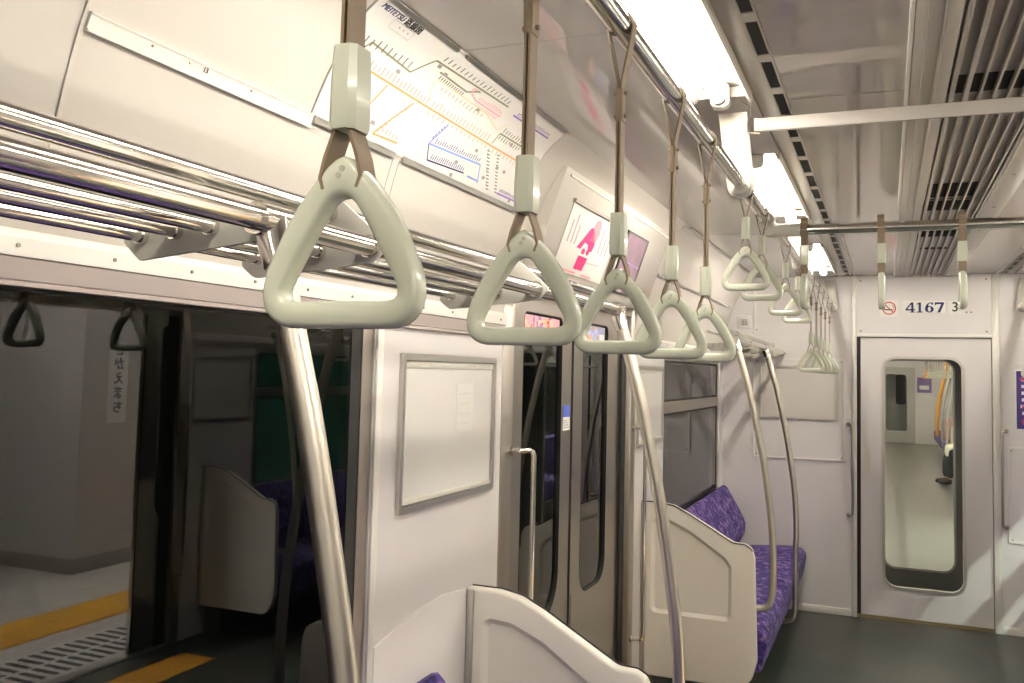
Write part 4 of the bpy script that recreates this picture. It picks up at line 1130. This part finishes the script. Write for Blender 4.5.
# ------------------------------------------------------------------ seated passenger in the next car
def skin(name, verts, edges, radii, m, parent, sub=2, root=0):
    me = bpy.data.meshes.new(name); me.from_pydata(verts, edges, []); o = bpy.data.objects.new(name, me); C.objects.link(o)
    o.parent = parent
    o.modifiers.new('skin', 'SKIN').use_smooth_shade = True; sk = me.skin_vertices[0] if me.skin_vertices else None
    if sk is None:
        bm = bmesh.new(); bm.from_mesh(me); bm.verts.layers.skin.verify(); bm.to_mesh(me); bm.free(); sk = me.skin_vertices[0]
    for i, r in enumerate(radii):
        sk.data[i].radius = (r, r) if not isinstance(r, tuple) else r; sk.data[i].use_root = (i == root)
    sb = o.modifiers.new('sub', 'SUBSURF'); sb.levels = sub; sb.render_levels = sub
    me.materials.append(m)
    return o
SKIN = mat('skin', (.62, .40, .29), .5, 0, .04, 20); COAT = mat('cream_coat_cloth', (.80, .74, .58), .8, 0, .05, 40); TROU = mat('dark_trousers_cloth', (.03, .035, .045), .85, 0, .1, 60); SHOE = mat('black_shoe_leather', (.01, .01, .01), .35, 0, .1, 20); HAIR = mat('black_hair', (.012, .010, .009), .5, 0, .2, 60)
pp = thing('person', 'person in cream coat and dark trousers sitting on the next car bench', 'person', (1.02, 15.5, .02))
B = pp.location
# body faces -x (across the aisle): pelvis, spine, neck, head, arms and legs in one surface
bv = [(.06, 0, .50), (.05, 0, .64), (.055, 0, .82), (.05, 0, .96), (.035, 0, 1.05), (.018, 0, 1.09), (-.005, 0, 1.15), (.0, 0, 1.225), (.01, 0, 1.30),
      (.04, -.17, .94), (-.04, -.21, .73), (-.20, -.13, .66), (-.27, -.10, .655),
      (.04, .17, .94), (-.04, .21, .73), (-.20, .13, .66), (-.27, .10, .655),
      (.03, -.09, .50), (-.36, -.10, .51), (-.37, -.10, .28), (-.36, -.10, .07), (.03, .09, .50), (-.36, .11, .51), (-.40, .11, .28), (-.40, .11, .07)]
be = [(0, 1), (1, 2), (2, 3), (3, 4), (4, 5), (5, 6), (6, 7), (7, 8), (3, 9), (9, 10), (10, 11), (11, 12), (3, 13), (13, 14), (14, 15), (15, 16), (0, 17), (17, 18), (18, 19), (19, 20), (0, 21), (21, 22), (22, 23), (23, 24)]
brd = [(.12, .14), (.11, .13), (.11, .14), (.09, .13), (.055, .055), (.06, .06), (.098, .088), (.115, .098), (.085, .08), .055, .043, .034, .026, .055, .043, .034, .026, .08, .06, .05, .036, .08, .06, .05, .036]
body = skin('body', bv, be, brd, SKIN, pp, 2)
cv = [(.06, 0, .52), (.05, 0, .66), (.055, 0, .82), (.05, 0, .955), (.04, -.17, .94), (-.04, -.21, .73), (-.185, -.14, .665), (.04, .17, .94), (-.04, .21, .73), (-.185, .14, .665)]
coat = skin('coat', cv, [(0, 1), (1, 2), (2, 3), (3, 4), (4, 5), (5, 6), (3, 7), (7, 8), (8, 9)],
     [(.19, .21), (.175, .20), (.165, .20), (.15, .19), .105, .085, .064, .105, .085, .064], COAT, pp, 2)
b = MB(); dr = roundpoly([(-.43, .44), (-.415, .585), (-.32, .615), (-.05, .64), (.12, .64), (.12, .56), (-.30, .555), (-.385, .53), (-.395, .44)], [.012, .05, .05, .03, .02, .02, .03, .04, .012], 5)
b.prism([(B.x+u, B.z+v-.005) for u, v in dr], 'xz', B.y-.23, B.y+.23, .015); obj('coat_skirt', b, COAT, pp, 50)
skin('trousers', [(.05, 0, .50), (.02, -.09, .48), (-.36, -.10, .50), (-.37, -.10, .26), (-.36, -.10, .09), (.02, .09, .48), (-.36, .11, .50), (-.40, .11, .26), (-.40, .11, .09)],
     [(0, 1), (1, 2), (2, 3), (3, 4), (0, 5), (5, 6), (6, 7), (7, 8)], [.13, .10, .085, .072, .06, .10, .085, .072, .06], TROU, pp, 2)
for s, x in ((-.10, -.36), (.11, -.40)):
    skin('shoe', [(x+.03, s, .045), (x-.06, s, .04), (x-.17, s, .03)], [(0, 1), (1, 2)], [.05, .046, .035], SHOE, pp, 1)
    y = -.10 if s < 0 else .10
    for f, (dy, l) in enumerate(((-.03, .06), (-.01, .072), (.01, .068), (.03, .052))):
        skin('finger', [(-.26, y+dy*.6, .655), (-.30, y+dy, .655), (-.30-l*.5, y+dy, .645), (-.30-l*.8, y+dy, .628)], [(0, 1), (1, 2), (2, 3)], [.012, .010, .009, .007], SKIN, pp, 1)
    skin('thumb', [(-.24, y-s*.2, .66), (-.265, y-s*.35, .665), (-.295, y-s*.4, .66)], [(0, 1), (1, 2)], [.013, .011, .008], SKIN, pp, 1)
b = MB(); rows = []
for i in range(13):                                     # short hair: a cap over crown, sides and nape
    th = PI*i/12*.74; row = []
    for j in range(24):
        ph = 2*PI*j/24; front = max(0, -math.cos(ph)); lim = th*(1-.52*front**1.5)
        row.append((B.x+.008+.106*math.sin(lim)*math.cos(ph), B.y+.096*math.sin(lim)*math.sin(ph), B.z+1.235+.118*math.cos(lim)))
    rows.append(row)
V = b.grid(rows[1:], closed=True); top = b.bm.verts.new((B.x+.008, B.y, B.z+1.355))
for j in range(24): b.face([V[0][j], V[0][(j+1) % 24], top])
hr = obj('hair', b, HAIR, pp, 70); hm = hr.modifiers.new('thickness', 'SOLIDIFY'); hm.thickness = .012; hm.offset = -1
for s_ in (-1, 1):
    b = MB(); b.cyl((B.x-.088, B.y+s_*.034, B.z+1.225), .009, .010, 'x', 10); obj('eye', b, INK, pp)
    b = MB(); b.tube([(B.x+.012, B.y+s_*.090, B.z+1.245), (B.x+.018, B.y+s_*.102, B.z+1.225), (B.x+.008, B.y+s_*.094, B.z+1.195)], [.010, .016, .008], 8); obj('ear', b, SKIN, pp)
b = MB(); b.tube([(B.x-.086, B.y, B.z+1.225), (B.x-.108, B.y, B.z+1.190), (B.x-.088, B.y, B.z+1.182)], [.008, .013, .009], 8); obj('nose', b, SKIN, pp)
b = MB(); b.tube([(B.x-.080, B.y-.024, B.z+1.155), (B.x-.090, B.y, B.z+1.152), (B.x-.080, B.y+.024, B.z+1.155)], .006, 8); obj('mouth', b, mat('lip', (.45, .2, .18), .5), pp)

# ------------------------------------------------------------------ outside: platform on the right, tunnel on the left
b = MB(); b.box(1.46, 9, -4, 22, -.35, -.03); structure('floor', b, tile_mat('pale_platform_tiles', (.55, .52, .47), (.50, .47, .43), (.28, .26, .24), .3, .3))
b = MB(); b.box(2.13, 2.535, -3.9, 21.9, -.03, -.022); setp(obj('tactile_strip', b, tile_mat('yellow_tactile', (.72, .38, .03), (.66, .33, .03), (.35, .17, .02), .3, .3)), 'yellow tactile strip along the platform, seen mirrored in the dark window', 'tactile paving')
t = thing('drain_grate', 'slotted drain grating along the platform edge, seen mirrored in the window', 'drain grate', (1.68, 4, -.03))
b = MB(); b.box(1.50, 1.94, 0, 9, -.03, -.026); obj('pale_border', b, mat('pale_edge_stone', (.62, .60, .56), .5, 0, .04, 9), t)
for j in range(2):
    b = MB()
    for k in range(60): b.box(1.53+.20*j, 1.70+.20*j, 1.2+.075*k, 1.2+.075*k+.034, -.026, -.0245)
    obj('slots', b, DARK, t)
t = thing('platform_pillar', 'broad white platform pillar seen mirrored through the open door', 'pillar', (3.76, 5.9, -.03))
b = MB(); b.box(3.27, 4.5, 5.17, 6.6, -.03, 3.2, .01); obj('shaft', b, mat('white_pillar_tile', (.48, .465, .44), .35, 0, .03, 4), t)
b = MB(); b.box(3.255, 4.515, 5.155, 6.615, -.03, .085, .004); obj('skirting', b, mat('grey_skirting', (.24, .22, .19), .5, 0, .1, 12), t)
t = thing('station_name_sign', 'narrow white vertical station name sign on the pillar, mirrored in the window', 'sign', (3.268, 5.515, 1.10))
b = MB(); b.box(3.258, 3.268, 5.42, 5.61, 1.10, 1.74, .001); obj('board', b, PAPER, t)
for k, ch in enumerate('さかえまち'):
    text('name_lettering', ch, .105, (3.2575, 5.515, 1.68-.115*k), (PI/2, 0, -PI/2), NAVY, t, bold=.003)
b = MB(); b.box(5.6, 5.7, 5.0, 22, -.03, 3.2); structure('wall_right', b, tile_mat('green_platform_tiles', (.004, .036, .024), (.004, .033, .022), (.003, .02, .014), .3, .15, .3))
b = MB(); b.box(1.5, 9, -4, 22, 3.2, 3.3); structure('ceiling', b, mat('platform_soffit', (.5, .5, .48), .6, 0, .05, 4))
for k, (x, y0, y1) in enumerate(((2.6, 1.0, 4.6), (2.6, 6.8, 11), (4.9, 7, 14))):
    b = MB(); b.cyl((x, (y0+y1)/2, 3.10), .02, y1-y0, 'y', 8)
    setp(obj('platform_lamp', b, TUBE3), '%s ceiling tube lighting the platform outside the open door' % ordn[k], 'lamp', 'platform lamps')
b = MB(); b.box(-2.6, -2.5, -4, 30, -1.5, 4); structure('wall_left', b, mat('dark_tunnel_concrete', (.02, .02, .019), .9, 0, .3, 3))

# ------------------------------------------------------------------ camera, world, view
w = bpy.data.worlds.new('dark_station'); bpy.context.scene.world = w; w.use_nodes = True
w.node_tree.nodes['Background'].inputs[0].default_value = (.9, .85, .75, 1); w.node_tree.nodes['Background'].inputs[1].default_value = .003
cam = bpy.data.cameras.new('camera'); co = bpy.data.objects.new('camera', cam); C.objects.link(co)
yaw, pitch, roll = .394064, .0684913, .0246046
f = Vector((-math.sin(yaw)*math.cos(pitch), math.cos(yaw)*math.cos(pitch), math.sin(pitch)))
r = Vector((math.cos(yaw), math.sin(yaw), 0)); u = r.cross(f)
r2 = r*math.cos(roll)+u*math.sin(roll); u2 = -r*math.sin(roll)+u*math.cos(roll)
co.matrix_world = Matrix(((r2.x, u2.x, -f.x, -.228), (r2.y, u2.y, -f.y, 0), (r2.z, u2.z, -f.z, 1.60), (0, 0, 0, 1)))
cam.sensor_fit = 'HORIZONTAL'; cam.sensor_width = 36; cam.lens = 36*903.8/1024
cam.shift_x = 0; cam.shift_y = -(341.5-307.8)/1024
cam.clip_start = .02; cam.clip_end = 100
sc = bpy.context.scene; sc.camera = co
vs = sc.view_settings
sc.display_settings.display_device = 'sRGB'
vs.view_transform = 'Standard'; vs.look = 'None'; vs.gamma = 1; vs.exposure = 1.32; vs.use_curve_mapping = False
cy = sc.cycles
cy.max_bounces = 10; cy.diffuse_bounces = 5; cy.glossy_bounces = 6; cy.transmission_bounces = 6; cy.transparent_max_bounces = 14
cy.sample_clamp_indirect = 6.; cy.use_denoising = True; cy.caustics_reflective = False; cy.caustics_refractive = False
